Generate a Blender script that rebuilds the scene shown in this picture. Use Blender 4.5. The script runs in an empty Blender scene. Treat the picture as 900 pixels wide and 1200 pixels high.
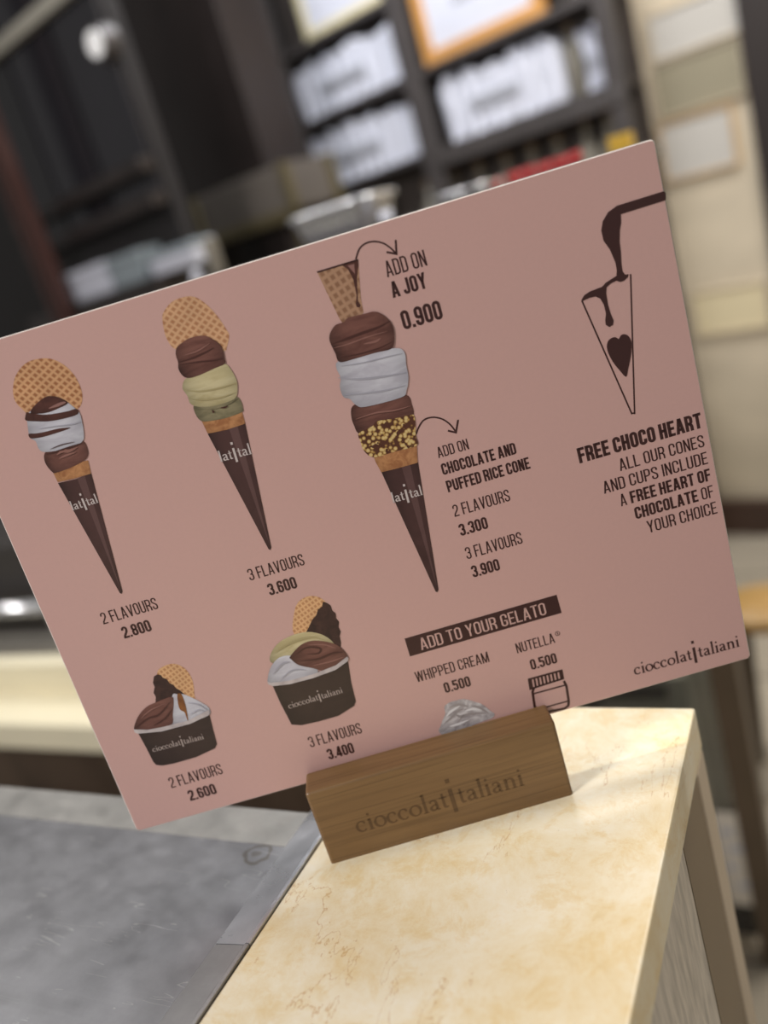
import bpy, bmesh, math, random
from mathutils import Vector, Matrix, Euler
random.seed(7)
scene = bpy.context.scene
COL = scene.collection
R = math.radians

# ------------------------------------------------------------------ camera
F_PX = 1000.0
CAM_ROT = Matrix.Rotation(0.5416196, 3, 'Z') @ Matrix.Rotation(1.2664210, 3, 'X') @ Matrix.Rotation(-0.2958124, 3, 'Z')
CAM_LOC = Vector((0.1732816, -0.2757260, 0.2439521))
cam_d = bpy.data.cameras.new('camera')
cam = bpy.data.objects.new('camera', cam_d)
COL.objects.link(cam)
cam.matrix_world = Matrix.Translation(CAM_LOC) @ CAM_ROT.to_4x4()
cam_d.sensor_fit = 'VERTICAL'
cam_d.sensor_height = 24.0
cam_d.lens = F_PX / 1200.0 * 24.0
cam_d.clip_start = 0.01
cam_d.clip_end = 60
cam_d.dof.use_dof = True
cam_d.dof.focus_distance = 0.342
cam_d.dof.aperture_fstop = 20.0 / 8.0
scene.camera = cam

# ------------------------------------------------------------------ world, lights, exposure
scene.view_settings.view_transform = 'Standard'
scene.view_settings.look = 'None'
scene.view_settings.gamma = 1.0
scene.view_settings.use_curve_mapping = False
scene.view_settings.exposure = 0.0
world = bpy.data.worlds.new('world')
scene.world = world
world.use_nodes = True
world.node_tree.nodes['Background'].inputs[0].default_value = (1.0, 0.97, 0.94, 1)
world.node_tree.nodes['Background'].inputs[1].default_value = 0.235


def area_light(name, loc, target, size, power, color, shape='DISK', spread=180):
    d = bpy.data.lights.new(name, 'AREA')
    d.shape = shape
    d.size = size
    d.energy = power
    d.color = color
    d.spread = R(spread)
    o = bpy.data.objects.new(name, d)
    COL.objects.link(o)
    o.location = loc
    o.rotation_euler = (Vector(target) - Vector(loc)).to_track_quat('-Z', 'Y').to_euler()
    return o


# the shop's ceiling lamps, all at ceiling height and out of the picture:
# the spot whose sharp shadow of the board falls on the marble, and the panels over the shop floor, rack, aisle and back counter
spot_d = bpy.data.lights.new('ceiling_spot_offscreen', 'SPOT')
spot_d.energy = 52.0
spot_d.color = (1.0, 0.965, 0.90)
spot_d.spot_size = R(13)
spot_d.spot_blend = 1.0
spot_d.shadow_soft_size = 0.05
spot = bpy.data.objects.new('ceiling_spot_offscreen', spot_d)
COL.objects.link(spot)
spot.location = (-0.04, 0.21, 1.9)
spot.rotation_euler = (Vector((0.06, 0.10, 0.0)) - Vector(spot.location)).to_track_quat('-Z', 'Y').to_euler()
area_light('ceiling_panel_front_offscreen', (-1.1, -1.8, 1.9), (-0.06, -0.03, 0.05), 0.6, 53.0, (1.0, 0.96, 0.94))
area_light('ceiling_panel_rack_offscreen', (-1.0, 2.0, 1.9), (-1.0, 2.5, 0.0), 0.9, 28.0, (0.92, 0.95, 1.0))
area_light('ceiling_panel_aisle_offscreen', (0.7, 1.5, 1.9), (0.4, 2.0, 0.0), 0.8, 40.0, (1.0, 0.95, 0.88))
area_light('ceiling_panel_left_offscreen', (-1.6, 0.3, 1.9), (-1.2, 0.45, -0.25), 0.5, 9.0, (1.0, 0.97, 0.93))

# ------------------------------------------------------------------ pixel helpers (a pixel is only a direction)
def ray(px):
    return CAM_ROT @ Vector(((px[0] - 450) / F_PX, -(px[1] - 600) / F_PX, -1.0))


def hit(px, p0, n):
    d = ray(px)
    return CAM_LOC + d * ((Vector(p0) - CAM_LOC).dot(n) / d.dot(n))


def hit_z(px, z):
    return hit(px, (0, 0, z), Vector((0, 0, 1)))


def hit_y(px, y):
    return hit(px, (0, y, 0), Vector((0, 1, 0)))


# ------------------------------------------------------------------ materials
def lin(c):
    return tuple(((v / 255) / 12.92 if v / 255 <= 0.04045 else ((v / 255 + 0.055) / 1.055) ** 2.4) for v in c) + (1.0,)


def new_mat(name):
    m = bpy.data.materials.new(name)
    m.use_nodes = True
    nt = m.node_tree
    return m, nt, nt.nodes['Principled BSDF']


def ramp(nt, stops, interp='LINEAR'):
    r = nt.nodes.new('ShaderNodeValToRGB')
    r.color_ramp.interpolation = interp
    els = r.color_ramp.elements
    while len(els) < len(stops):
        els.new(0.5)
    for e, (p, c) in zip(els, stops):
        e.position = p
        e.color = c
    return r


def coords(nt, scale=(1, 1, 1), rot=(0, 0, 0), kind='Object'):
    tc = nt.nodes.new('ShaderNodeTexCoord')
    mp = nt.nodes.new('ShaderNodeMapping')
    mp.inputs['Scale'].default_value = scale
    mp.inputs['Rotation'].default_value = rot
    nt.links.new(tc.outputs[kind], mp.inputs[0])
    return mp.outputs[0]


def noise(nt, vec, scale, detail=4, rough=0.55, dist=0.0):
    n = nt.nodes.new('ShaderNodeTexNoise')
    n.inputs['Scale'].default_value = scale
    n.inputs['Detail'].default_value = detail
    n.inputs['Roughness'].default_value = rough
    n.inputs['Distortion'].default_value = dist
    nt.links.new(vec, n.inputs['Vector'])
    return n.outputs['Fac']


def math_node(nt, op, a, b=None):
    n = nt.nodes.new('ShaderNodeMath')
    n.operation = op
    for i, v in enumerate((a, b)):
        if v is None:
            continue
        if isinstance(v, (int, float)):
            n.inputs[i].default_value = v
        else:
            nt.links.new(v, n.inputs[i])
    return n.outputs[0]


def mix(nt, fac, a, b, kind='MIX'):
    n = nt.nodes.new('ShaderNodeMix')
    n.data_type = 'RGBA'
    n.blend_type = kind
    for i, v in ((0, fac), (6, a), (7, b)):
        if isinstance(v, (tuple, int, float)):
            n.inputs[i].default_value = v
        else:
            nt.links.new(v, n.inputs[i])
    return n.outputs[2]


def bump(nt, bsdf, h, strength, dist=0.001):
    b = nt.nodes.new('ShaderNodeBump')
    b.inputs['Strength'].default_value = strength
    b.inputs['Distance'].default_value = dist
    nt.links.new(h, b.inputs['Height'])
    nt.links.new(b.outputs[0], bsdf.inputs['Normal'])


def plain(name, col, rough=0.5, metal=0.0, vary=0.12, scale=8.0, stretch=(1, 1, 1), spec=0.5):
    m, nt, b = new_mat(name)
    f = noise(nt, coords(nt, stretch), scale)
    c = lin(col)
    lo = tuple(v * (1 - vary) for v in c[:3]) + (1,)
    hi = tuple(min(1, v * (1 + vary)) for v in c[:3]) + (1,)
    r = ramp(nt, [(0.3, lo), (0.7, hi)])
    nt.links.new(f, r.inputs[0])
    nt.links.new(r.outputs[0], b.inputs['Base Color'])
    b.inputs['Roughness'].default_value = rough
    b.inputs['Metallic'].default_value = metal
    b.inputs['Specular IOR Level'].default_value = spec
    return m


def make_marble(name, scale=1.0):
    m, nt, b = new_mat(name)
    v = coords(nt, (scale, scale, scale))
    n1 = noise(nt, v, 26, 12, 0.78, 0.3)
    n2 = noise(nt, v, 60, 12, 0.80, 0.5)
    n3 = noise(nt, v, 260, 3, 0.6)
    base = ramp(nt, [(0.30, lin((226, 202, 152))), (0.42, lin((236, 219, 180))), (0.54, lin((242, 231, 202))), (0.70, lin((247, 241, 222)))])
    nt.links.new(n1, base.inputs[0])
    patch = ramp(nt, [(0.50, (0, 0, 0, 1)), (0.60, (1, 1, 1, 1))])
    nt.links.new(n2, patch.inputs[0])
    c1 = mix(nt, math_node(nt, 'MULTIPLY', patch.outputs[0], 0.42), base.outputs[0], lin((226, 194, 124)))
    # hairline veins: the thin level line of a warped noise
    vn = noise(nt, coords(nt, (scale * 1.0, scale * 0.28, scale), (0, 0, 0.15)), 24, 7, 0.62, 0.5)
    vein = math_node(nt, 'LESS_THAN', math_node(nt, 'ABSOLUTE', math_node(nt, 'SUBTRACT', vn, 0.5)), 0.0028)
    gate = math_node(nt, 'GREATER_THAN', noise(nt, v, 14, 2), 0.55)
    c2 = mix(nt, math_node(nt, 'MULTIPLY', math_node(nt, 'MULTIPLY', vein, gate), 0.5), c1, lin((196, 148, 76)))
    sp = math_node(nt, 'GREATER_THAN', n3, 0.73)
    c3 = mix(nt, math_node(nt, 'MULTIPLY', sp, 0.35), c2, lin((186, 160, 112)))
    nt.links.new(c3, b.inputs['Base Color'])
    b.inputs['Roughness'].default_value = 0.34
    return m


def make_wood(name, dark, light, scale=1.0, rough=0.42, axis='X'):
    m, nt, b = new_mat(name)
    st = {'X': (6, 110, 110), 'Z': (60, 60, 5)}[axis]
    v = coords(nt, tuple(s * scale for s in st))
    n1 = noise(nt, v, 1.0, 6, 0.65, 0.4)
    n2 = noise(nt, coords(nt, tuple(s * scale * f for s, f in zip(st, (1.4, 7, 7)))), 1.0, 3)
    r = ramp(nt, [(0.25, lin(dark)), (0.75, lin(light))])
    nt.links.new(n1, r.inputs[0])
    pores = ramp(nt, [(0.33, (0.72, 0.70, 0.68, 1)), (0.47, (1, 1, 1, 1))])
    nt.links.new(n2, pores.inputs[0])
    c = mix(nt, 1.0, r.outputs[0], pores.outputs[0], 'MULTIPLY')
    nt.links.new(c, b.inputs['Base Color'])
    b.inputs['Roughness'].default_value = rough
    bump(nt, b, n2, 0.15, 0.0004)
    return m


def make_steel(name, col=(182, 183, 186), rough=0.34, scratch=True, stain=None):
    m, nt, b = new_mat(name)
    v = coords(nt)
    n1 = noise(nt, v, 26, 6, 0.65)
    r = ramp(nt, [(0.3, tuple(c * 0.72 for c in lin(col)[:3]) + (1,)), (0.7, lin(col))])
    nt.links.new(n1, r.inputs[0])
    colour = r.outputs[0]
    if stain:
        g = nt.nodes.new('ShaderNodeTexCoord')
        d = nt.nodes.new('ShaderNodeVectorMath')
        d.operation = 'DISTANCE'
        warp = nt.nodes.new('ShaderNodeVectorMath')
        warp.operation = 'ADD'
        wn = nt.nodes.new('ShaderNodeTexNoise')
        wn.inputs['Scale'].default_value = 120
        nt.links.new(g.outputs['Object'], wn.inputs['Vector'])
        sc = nt.nodes.new('ShaderNodeVectorMath')
        sc.operation = 'SCALE'
        sc.inputs['Scale'].default_value = 0.006
        nt.links.new(wn.outputs['Color'], sc.inputs[0])
        nt.links.new(g.outputs['Object'], warp.inputs[0])
        nt.links.new(sc.outputs[0], warp.inputs[1])
        nt.links.new(warp.outputs[0], d.inputs[0])
        d.inputs[1].default_value = tuple(s + 0.003 for s in stain[:3])
        ring = math_node(nt, 'LESS_THAN', math_node(nt, 'ABSOLUTE', math_node(nt, 'SUBTRACT', d.outputs['Value'], stain[3])), 0.0010)
        spot = math_node(nt, 'LESS_THAN', d.outputs['Value'], stain[3] * 0.42)
        msk = math_node(nt, 'MAXIMUM', math_node(nt, 'MULTIPLY', ring, 0.5), math_node(nt, 'MULTIPLY', spot, 0.4))
        colour = mix(nt, msk, colour, lin((96, 84, 66)))
    if scratch:
        sm = None
        for ang, sc1 in ((0.55, (5, 60, 5)), (-0.6, (7, 75, 7)), (1.3, (6, 66, 6))):
            sn = noise(nt, coords(nt, sc1, (0, 0, ang)), 1.0, 3, 0.5, 0.6)
            ln = math_node(nt, 'LESS_THAN', math_node(nt, 'ABSOLUTE', math_node(nt, 'SUBTRACT', sn, 0.5)), 0.0022)
            gt = math_node(nt, 'GREATER_THAN', noise(nt, coords(nt, (1, 1, 1), (0, 0, ang)), 34, 2), 0.58)
            ln = math_node(nt, 'MULTIPLY', ln, gt)
            sm = ln if sm is None else math_node(nt, 'MAXIMUM', sm, ln)
        colour = mix(nt, math_node(nt, 'MULTIPLY', sm, 0.22), colour, lin((236, 234, 232)))
    nt.links.new(colour, b.inputs['Base Color'])
    b.inputs['Metallic'].default_value = 0.72
    rr = ramp(nt, [(0.3, (rough * 0.8,) * 3 + (1,)), (0.7, (rough * 1.3,) * 3 + (1,))])
    n2 = noise(nt, coords(nt, (60, 90, 60), (0, 0, 0.7)), 1.0, 5)
    nt.links.new(n2, rr.inputs[0])
    nt.links.new(rr.outputs[0], b.inputs['Roughness'])
    if scratch:
        s1 = noise(nt, coords(nt, (12, 420, 12), (0, 0, 0.55)), 1.0, 2)
        s2 = noise(nt, coords(nt, (16, 500, 16), (0, 0, -0.5)), 1.0, 2)
        bump(nt, b, math_node(nt, 'ADD', s1, s2), 0.035, 0.0006)
    return m


def make_glass(name, tint=(0.92, 0.95, 0.95), gloss=0.10):
    m = bpy.data.materials.new(name)
    m.use_nodes = True
    nt = m.node_tree
    nt.nodes.clear()
    out = nt.nodes.new('ShaderNodeOutputMaterial')
    t = nt.nodes.new('ShaderNodeBsdfTransparent')
    t.inputs[0].default_value = tint + (1,)
    g = nt.nodes.new('ShaderNodeBsdfGlossy')
    g.inputs['Roughness'].default_value = 0.05
    fr = nt.nodes.new('ShaderNodeFresnel')
    fr.inputs[0].default_value = 1.5
    f = math_node(nt, 'ADD', fr.outputs[0], gloss * 0.5)
    mx = nt.nodes.new('ShaderNodeMixShader')
    nt.links.new(f, mx.inputs[0])
    nt.links.new(t.outputs[0], mx.inputs[1])
    nt.links.new(g.outputs[0], mx.inputs[2])
    nt.links.new(mx.outputs[0], out.inputs[0])
    return m


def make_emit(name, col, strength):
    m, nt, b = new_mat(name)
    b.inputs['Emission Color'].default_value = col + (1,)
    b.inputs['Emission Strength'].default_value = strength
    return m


PRINT_ROUGH = 0.34


def print_mat(name, col, col2=None, scale=300, stretch=(1, 1, 1), round_shade=0.0, rot=0.0):
    """ink of the flat print: two tones by noise; round_shade is the tone of the printed photograph of a scoop"""
    m, nt, b = new_mat(name)
    col2 = col2 or col
    f = noise(nt, coords(nt, stretch, (0, rot, 0)), scale, 4, 0.6, 0.8)
    r = ramp(nt, [(0.36, lin(col2)), (0.62, lin(col))])
    nt.links.new(f, r.inputs[0])
    c = r.outputs[0]
    if round_shade:
        tc = nt.nodes.new('ShaderNodeTexCoord')
        sx = nt.nodes.new('ShaderNodeSeparateXYZ')
        nt.links.new(tc.outputs['Generated'], sx.inputs[0])
        ex = math_node(nt, 'MULTIPLY', math_node(nt, 'POWER', math_node(nt, 'ABSOLUTE', math_node(nt, 'MULTIPLY', math_node(nt, 'SUBTRACT', sx.outputs[0], 0.54), 2.0)), 2.6), round_shade)
        ez = math_node(nt, 'MULTIPLY', math_node(nt, 'POWER', math_node(nt, 'SUBTRACT', 1.0, sx.outputs[2]), 3.0), round_shade * 0.6)
        sh = math_node(nt, 'SUBTRACT', 1.0, math_node(nt, 'MINIMUM', math_node(nt, 'ADD', ex, ez), 0.70))
        cc = nt.nodes.new('ShaderNodeCombineColor')
        for i in range(3):
            nt.links.new(sh, cc.inputs[i])
        c = mix(nt, 1.0, c, cc.outputs[0], 'MULTIPLY')
    nt.links.new(c, b.inputs['Base Color'])
    b.inputs['Roughness'].default_value = PRINT_ROUGH
    return m


def waffle_mat(name, cell, rib, pitch=0.0021, rot=0.55, skew=0.0, width=0.2):
    m, nt, b = new_mat(name)
    tc = nt.nodes.new('ShaderNodeTexCoord')
    sx = nt.nodes.new('ShaderNodeSeparateXYZ')
    nt.links.new(tc.outputs['Object'], sx.inputs[0])
    def fam(ang, p):
        a = math_node(nt, 'ADD', math_node(nt, 'MULTIPLY', sx.outputs[0], math.cos(ang) / p), math_node(nt, 'MULTIPLY', sx.outputs[2], math.sin(ang) / p))
        return math_node(nt, 'PINGPONG', a, 0.5)
    f = math_node(nt, 'MINIMUM', fam(rot, pitch), fam(rot + math.pi / 2 + skew, pitch * 1.15))
    r = ramp(nt, [(width * 0.6, lin(rib)), (width * 1.5, lin(cell))])
    nt.links.new(f, r.inputs[0])
    n = noise(nt, coords(nt), 90, 3)
    r2 = ramp(nt, [(0.3, (0.82, 0.82, 0.82, 1)), (0.7, (1, 1, 1, 1))])
    nt.links.new(n, r2.inputs[0])
    nt.links.new(mix(nt, 1.0, r.outputs[0], r2.outputs[0], 'MULTIPLY'), b.inputs['Base Color'])
    b.inputs['Roughness'].default_value = PRINT_ROUGH
    return m


def rice_mat(name):
    m, nt, b = new_mat(name)
    v = nt.nodes.new('ShaderNodeTexVoronoi')
    v.inputs['Scale'].default_value = 620
    nt.links.new(coords(nt), v.inputs['Vector'])
    r = ramp(nt, [(0.30, lin((226, 200, 140))), (0.47, lin((190, 150, 84))), (0.60, lin((92, 54, 38)))])
    nt.links.new(v.outputs['Distance'], r.inputs[0])
    n = noise(nt, coords(nt), 260, 2)
    g = math_node(nt, 'GREATER_THAN', n, 0.62)
    nt.links.new(mix(nt, g, r.outputs[0], lin((88, 50, 36))), b.inputs['Base Color'])
    b.inputs['Roughness'].default_value = PRINT_ROUGH
    return m


# ------------------------------------------------------------------ mesh helpers
def tag(o, label=None, cat=None, group=None, kind=None):
    for k, v in (('label', label), ('category', cat), ('group', group), ('kind', kind)):
        if v:
            o[k] = v
    return o


def mesh_obj(name, verts, faces, mat, parent=None, smooth=False):
    me = bpy.data.meshes.new(name)
    me.from_pydata([tuple(v) for v in verts], [], faces)
    me.materials.append(mat)
    if smooth:
        for p in me.polygons:
            p.use_smooth = True
    me.update()
    o = bpy.data.objects.new(name, me)
    COL.objects.link(o)
    o.parent = parent
    return o


def bm_obj(name, bm, mat, parent=None, smooth=False):
    bmesh.ops.recalc_face_normals(bm, faces=bm.faces)
    me = bpy.data.meshes.new(name)
    bm.to_mesh(me)
    bm.free()
    me.materials.append(mat)
    if smooth:
        for p in me.polygons:
            p.use_smooth = True
    o = bpy.data.objects.new(name, me)
    COL.objects.link(o)
    o.parent = parent
    return o


def empty(name, loc=(0, 0, 0), rz=0.0):
    o = bpy.data.objects.new(name, None)
    COL.objects.link(o)
    o.location = loc
    o.rotation_euler = (0, 0, rz)
    o.empty_display_size = 0.05
    return o


def add_box(bm, x0, x1, y0, y1, z0, z1, bev=0.0, seg=2):
    geom = bmesh.ops.create_cube(bm, size=1.0)
    vs = geom['verts']
    for v in vs:
        v.co = Vector((x0 + (v.co.x + 0.5) * (x1 - x0), y0 + (v.co.y + 0.5) * (y1 - y0), z0 + (v.co.z + 0.5) * (z1 - z0)))
    if bev:
        es = list({e for v in vs for e in v.link_edges})
        bmesh.ops.bevel(bm, geom=es, offset=bev, segments=seg, affect='EDGES', profile=0.5)


def box(name, dims, mat, parent=None, bev=0.0, seg=2):
    bm = bmesh.new()
    add_box(bm, *dims, bev=bev, seg=seg)
    return bm_obj(name, bm, mat, parent)


def lathe(name, prof, mat, parent=None, n=24, loc=(0, 0, 0)):
    vs, fs = [], []
    for r, z in prof:
        for k in range(n):
            a = 2 * math.pi * k / n
            vs.append((loc[0] + r * math.cos(a), loc[1] + r * math.sin(a), loc[2] + z))
    for i in range(len(prof) - 1):
        for k in range(n):
            k2 = (k + 1) % n
            fs.append((i * n + k, i * n + k2, (i + 1) * n + k2, (i + 1) * n + k))
    fs.append(tuple(range(n))[::-1])
    fs.append(tuple((len(prof) - 1) * n + k for k in range(n)))
    o = mesh_obj(name, vs, fs, mat, parent, True)
    return o


def tube(name, pts, rad, mat, parent=None, n=10):
    bm = bmesh.new()
    rings = []
    pts = [Vector(p) for p in pts]
    for i, p in enumerate(pts):
        d = (pts[min(i + 1, len(pts) - 1)] - pts[max(i - 1, 0)]).normalized()
        a = d.orthogonal().normalized() if i == 0 else (rings_a - d * rings_a.dot(d)).normalized()
        rings_a = a
        b = d.cross(a)
        rings.append([bm.verts.new(p + (a * math.cos(2 * math.pi * k / n) + b * math.sin(2 * math.pi * k / n)) * rad) for k in range(n)])
    for r0, r1 in zip(rings, rings[1:]):
        for k in range(n):
            bm.faces.new((r0[k], r0[(k + 1) % n], r1[(k + 1) % n], r1[k]))
    bm.faces.new(rings[0][::-1])
    bm.faces.new(rings[-1])
    return bm_obj(name, bm, mat, parent, True)


# ------------------------------------------------------------------ 2D lettering
def arc(cx, cy, rx, ry, a0, a1, n=5):
    return [(cx + rx * math.cos(R(a0 + (a1 - a0) * i / n)), cy + ry * math.sin(R(a0 + (a1 - a0) * i / n))) for i in range(n + 1)]


def stroke(pts, w, closed=False):
    """polyline -> quads with mitred joints; w is a number or one width per point"""
    P = [Vector(p) for p in pts]
    out = []
    for p in P:
        if not out or (p - out[-1]).length > 1e-5:
            out.append(p)
    if closed and (out[0] - out[-1]).length < 1e-5:
        out.pop()
    if not isinstance(w, (list, tuple)):
        w = [w] * len(out)
    P = out
    n = len(P)
    L, Rr = [], []
    for i in range(n):
        a = P[i - 1] if (i > 0 or closed) else None
        b = P[(i + 1) % n] if (i < n - 1 or closed) else None
        d0 = (P[i] - a).normalized() if a is not None else None
        d1 = (b - P[i]).normalized() if b is not None else None
        d0 = d0 or d1
        d1 = d1 or d0
        n0 = Vector((-d0.y, d0.x))
        n1 = Vector((-d1.y, d1.x))
        m = (n0 + n1)
        if m.length < 1e-6:
            m = n0
        m.normalize()
        k = min(1.0 / max(m.dot(n0), 0.35), 2.5)
        L.append(P[i] + m * k * w[i] / 2)
        Rr.append(P[i] - m * k * w[i] / 2)
    polys = []
    for i in range(n if closed else n - 1):
        j = (i + 1) % n
        polys.append([tuple(Rr[i]), tuple(Rr[j]), tuple(L[j]), tuple(L[i])])
    return polys


def slant(x0, y0, x1, y1, w):
    return [[(x0 - w / 2, y0), (x0 + w / 2, y0), (x1 + w / 2, y1), (x1 - w / 2, y1)]]


def glyph(ch, s, w):
    """condensed capital; returns (polygons, advance width)"""
    h = s / 2
    l, r, b, t = h, w - h, h, 1 - h
    q = min((r - l) / 2, 0.17)
    TL_ = lambda: arc(l + q, t - q, q, q, 180, 90)
    TR_ = lambda: arc(r - q, t - q, q, q, 90, 0)
    BR_ = lambda: arc(r - q, b + q, q, q, 0, -90)
    BL_ = lambda: arc(l + q, b + q, q, q, -90, -180)
    S = stroke
    m = (l + r) / 2
    if ch in 'O0':
        return S(TL_() + TR_() + BR_() + BL_(), s, True), w
    if ch == 'C':
        return S([(r, 0.64)] + TR_()[::-1] + TL_()[::-1] + BL_()[::-1] + BR_()[::-1] + [(r, 0.36)], s), w
    if ch == 'G':
        return S([(r, 0.66)] + TR_()[::-1] + TL_()[::-1] + BL_()[::-1] + BR_()[::-1] + [(r, 0.5 - h), (r, 0.5)], s) + S([(m, 0.5 - h), (w, 0.5 - h)], s), w
    if ch == 'D':
        return S([(l, b), (l, t)] + TR_() + BR_(), s, True), w
    if ch == 'U':
        return S([(l, 1)] + BL_()[::-1] + BR_()[::-1] + [(r, 1)], s), w
    if ch == 'J':
        w2 = w * 0.9
        r2 = w2 - h
        q = min((r2 - l) / 2, 0.17)
        return S([(r2, 1)] + arc(r2 - q, b + q, q, q, 0, -90) + arc(l + q, b + q, q, q, -90, -180) + [(l, 0.30)], s), w2
    if ch == 'S':
        return S([(r, 0.70)] + TR_()[::-1] + TL_()[::-1] + [(l, 0.70), (l + 0.03, 0.62), (r - 0.03, 0.40), (r, 0.31)] + BR_() + BL_() + [(l, 0.30)], s), w
    if ch in 'PR':
        mid = 0.44 if ch == 'P' else 0.47
        qq = min(q, 0.14)
        bowl = [(l, t)] + arc(r - qq, t - qq, qq, qq, 90, 0) + arc(r - qq, mid + qq, qq, qq, 0, -90) + [(l, mid)]
        out = S([(l, 0), (l, 1)], s) + S(bowl, s)
        if ch == 'R':
            out += S([(m + 0.02, mid), (r - 0.02, mid - 0.12), (r, 0.25), (r, 0)], s)
        return out, w
    if ch == 'H':
        return S([(l, 0), (l, 1)], s) + S([(r, 0), (r, 1)], s) + S([(l, 0.5), (r, 0.5)], s), w
    if ch == 'I':
        return S([(h, 0), (h, 1)], s), s
    if ch == 'L':
        return S([(l, 1), (l, b), (w * 0.9, b)], s), w * 0.9
    if ch in 'EF':
        w2 = w * 0.9
        out = S([(l, 0), (l, 1)], s) + S([(l, t), (w2, t)], s) + S([(l, 0.5), (w2 * 0.92, 0.5)], s)
        if ch == 'E':
            out += S([(l, b), (w2, b)], s)
        return out, w2
    if ch == 'T':
        return S([(w / 2, 0), (w / 2, 1)], s) + S([(0, t), (w, t)], s), w
    if ch == 'A':
        w2 = w * 1.12
        return slant(h, 0, w2 / 2 - h * 0.15, 1, s) + slant(w2 - h, 0, w2 / 2 + h * 0.15, 1, s) + S([(w2 * 0.26, 0.27), (w2 * 0.74, 0.27)], s * 0.9), w2
    if ch == 'V':
        w2 = w * 1.08
        return slant(h, 1, w2 / 2, 0, s) + slant(w2 - h, 1, w2 / 2, 0, s), w2
    if ch == 'Y':
        w2 = w * 1.08
        return slant(h, 1, w2 / 2, 0.42, s) + slant(w2 - h, 1, w2 / 2, 0.42, s) + S([(w2 / 2, 0), (w2 / 2, 0.45)], s), w2
    if ch == 'N':
        return S([(l, 0), (l, 1)], s) + S([(r, 0), (r, 1)], s) + slant(l, 1, r, 0, s), w
    if ch == 'M':
        w2 = w * 1.35
        return S([(l, 0), (l, 1)], s) + S([(w2 - h, 0), (w2 - h, 1)], s) + slant(l, 1, w2 / 2, 0, s) + slant(w2 - h, 1, w2 / 2, 0, s), w2
    if ch == 'W':
        w2 = w * 1.6
        return slant(h, 1, w2 * 0.28, 0, s) + slant(w2 * 0.28, 0, w2 / 2, 1, s) + slant(w2 / 2, 1, w2 * 0.72, 0, s) + slant(w2 * 0.72, 0, w2 - h, 1, s), w2
    if ch == '2':
        return S([(l, 0.70)] + TL_() + TR_() + [(r, 0.66), (r - 0.04, 0.52), (l + 0.03, 0.22), (l, b)], s) + S([(0, b), (w, b)], s), w
    if ch == '3':
        qq = min(q, 0.13)
        up = [(l, 0.72)] + TL_() + TR_() + arc(r - qq, 0.52 + qq, qq, qq, 0, -90) + [(m - 0.03, 0.52)]
        dn = [(m - 0.03, 0.52)] + arc(r - qq, 0.52 - qq, qq, qq, 90, 0) + BR_() + BL_() + [(l, 0.29)]
        return S(up, s) + S(dn, s), w
    if ch == '4':
        return S([(r - h * 0.4, 0), (r - h * 0.4, 1)], s) + slant(h, 0.24, r - h * 0.6, 1, s) + S([(0, 0.24), (w * 1.06, 0.24)], s), w * 1.06
    if ch == '5':
        qq = min(q, 0.14)
        return S([(w * 0.95, t), (l, t), (l, 0.52)], s) + S([(l, 0.53)] + arc(r - qq, 0.60 - qq, qq, qq, 90, 0) + BR_() + BL_() + [(l, 0.28)], s), w
    if ch == '6':
        return S([(r, 0.70)] + TR_()[::-1] + TL_()[::-1] + BL_()[::-1] + BR_()[::-1] + arc(r - q, 0.56 - q, q, q, 0, 90) + [(l, 0.56)], s), w
    if ch == '9':
        return S([(l, 0.30)] + BL_()[::-1] + BR_()[::-1] + TR_()[::-1] + TL_()[::-1] + arc(l + q, 0.44 + q, q, q, 180, 270) + [(r, 0.44)], s), w
    if ch == '8':
        qq = min(q, 0.13)
        up = TL_() + TR_() + arc(r - qq, 0.52 + qq, qq, qq, 0, -90) + arc(l + qq, 0.52 + qq, qq, qq, -90, -180)
        dn = arc(l + qq, 0.52 - qq, qq, qq, 180, 90) + arc(r - qq, 0.52 - qq, qq, qq, 90, 0) + BR_() + BL_()
        return S(up, s, True) + S(dn, s, True), w
    if ch == '.':
        d = max(s, 0.12)
        return [[(0, 0), (d, 0), (d, d), (0, d)]], d
    return [], 0.13


STYLE = {'light': (0.10, 0.38, 0.075), 'bold': (0.16, 0.43, 0.055), 'heavy': (0.178, 0.44, 0.05)}


def layout(runs):
    """runs: [(text, style), ...] -> polygons with cap height 1, total width"""
    polys, x = [], 0.0
    gap = 0
    for txt, st in runs:
        s, w, gap = STYLE[st]
        for ch in txt:
            g, adv = glyph(ch, s, w)
            polys += [[(px + x, py) for px, py in poly] for poly in g]
            x += adv + gap
    return polys, x - gap


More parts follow.
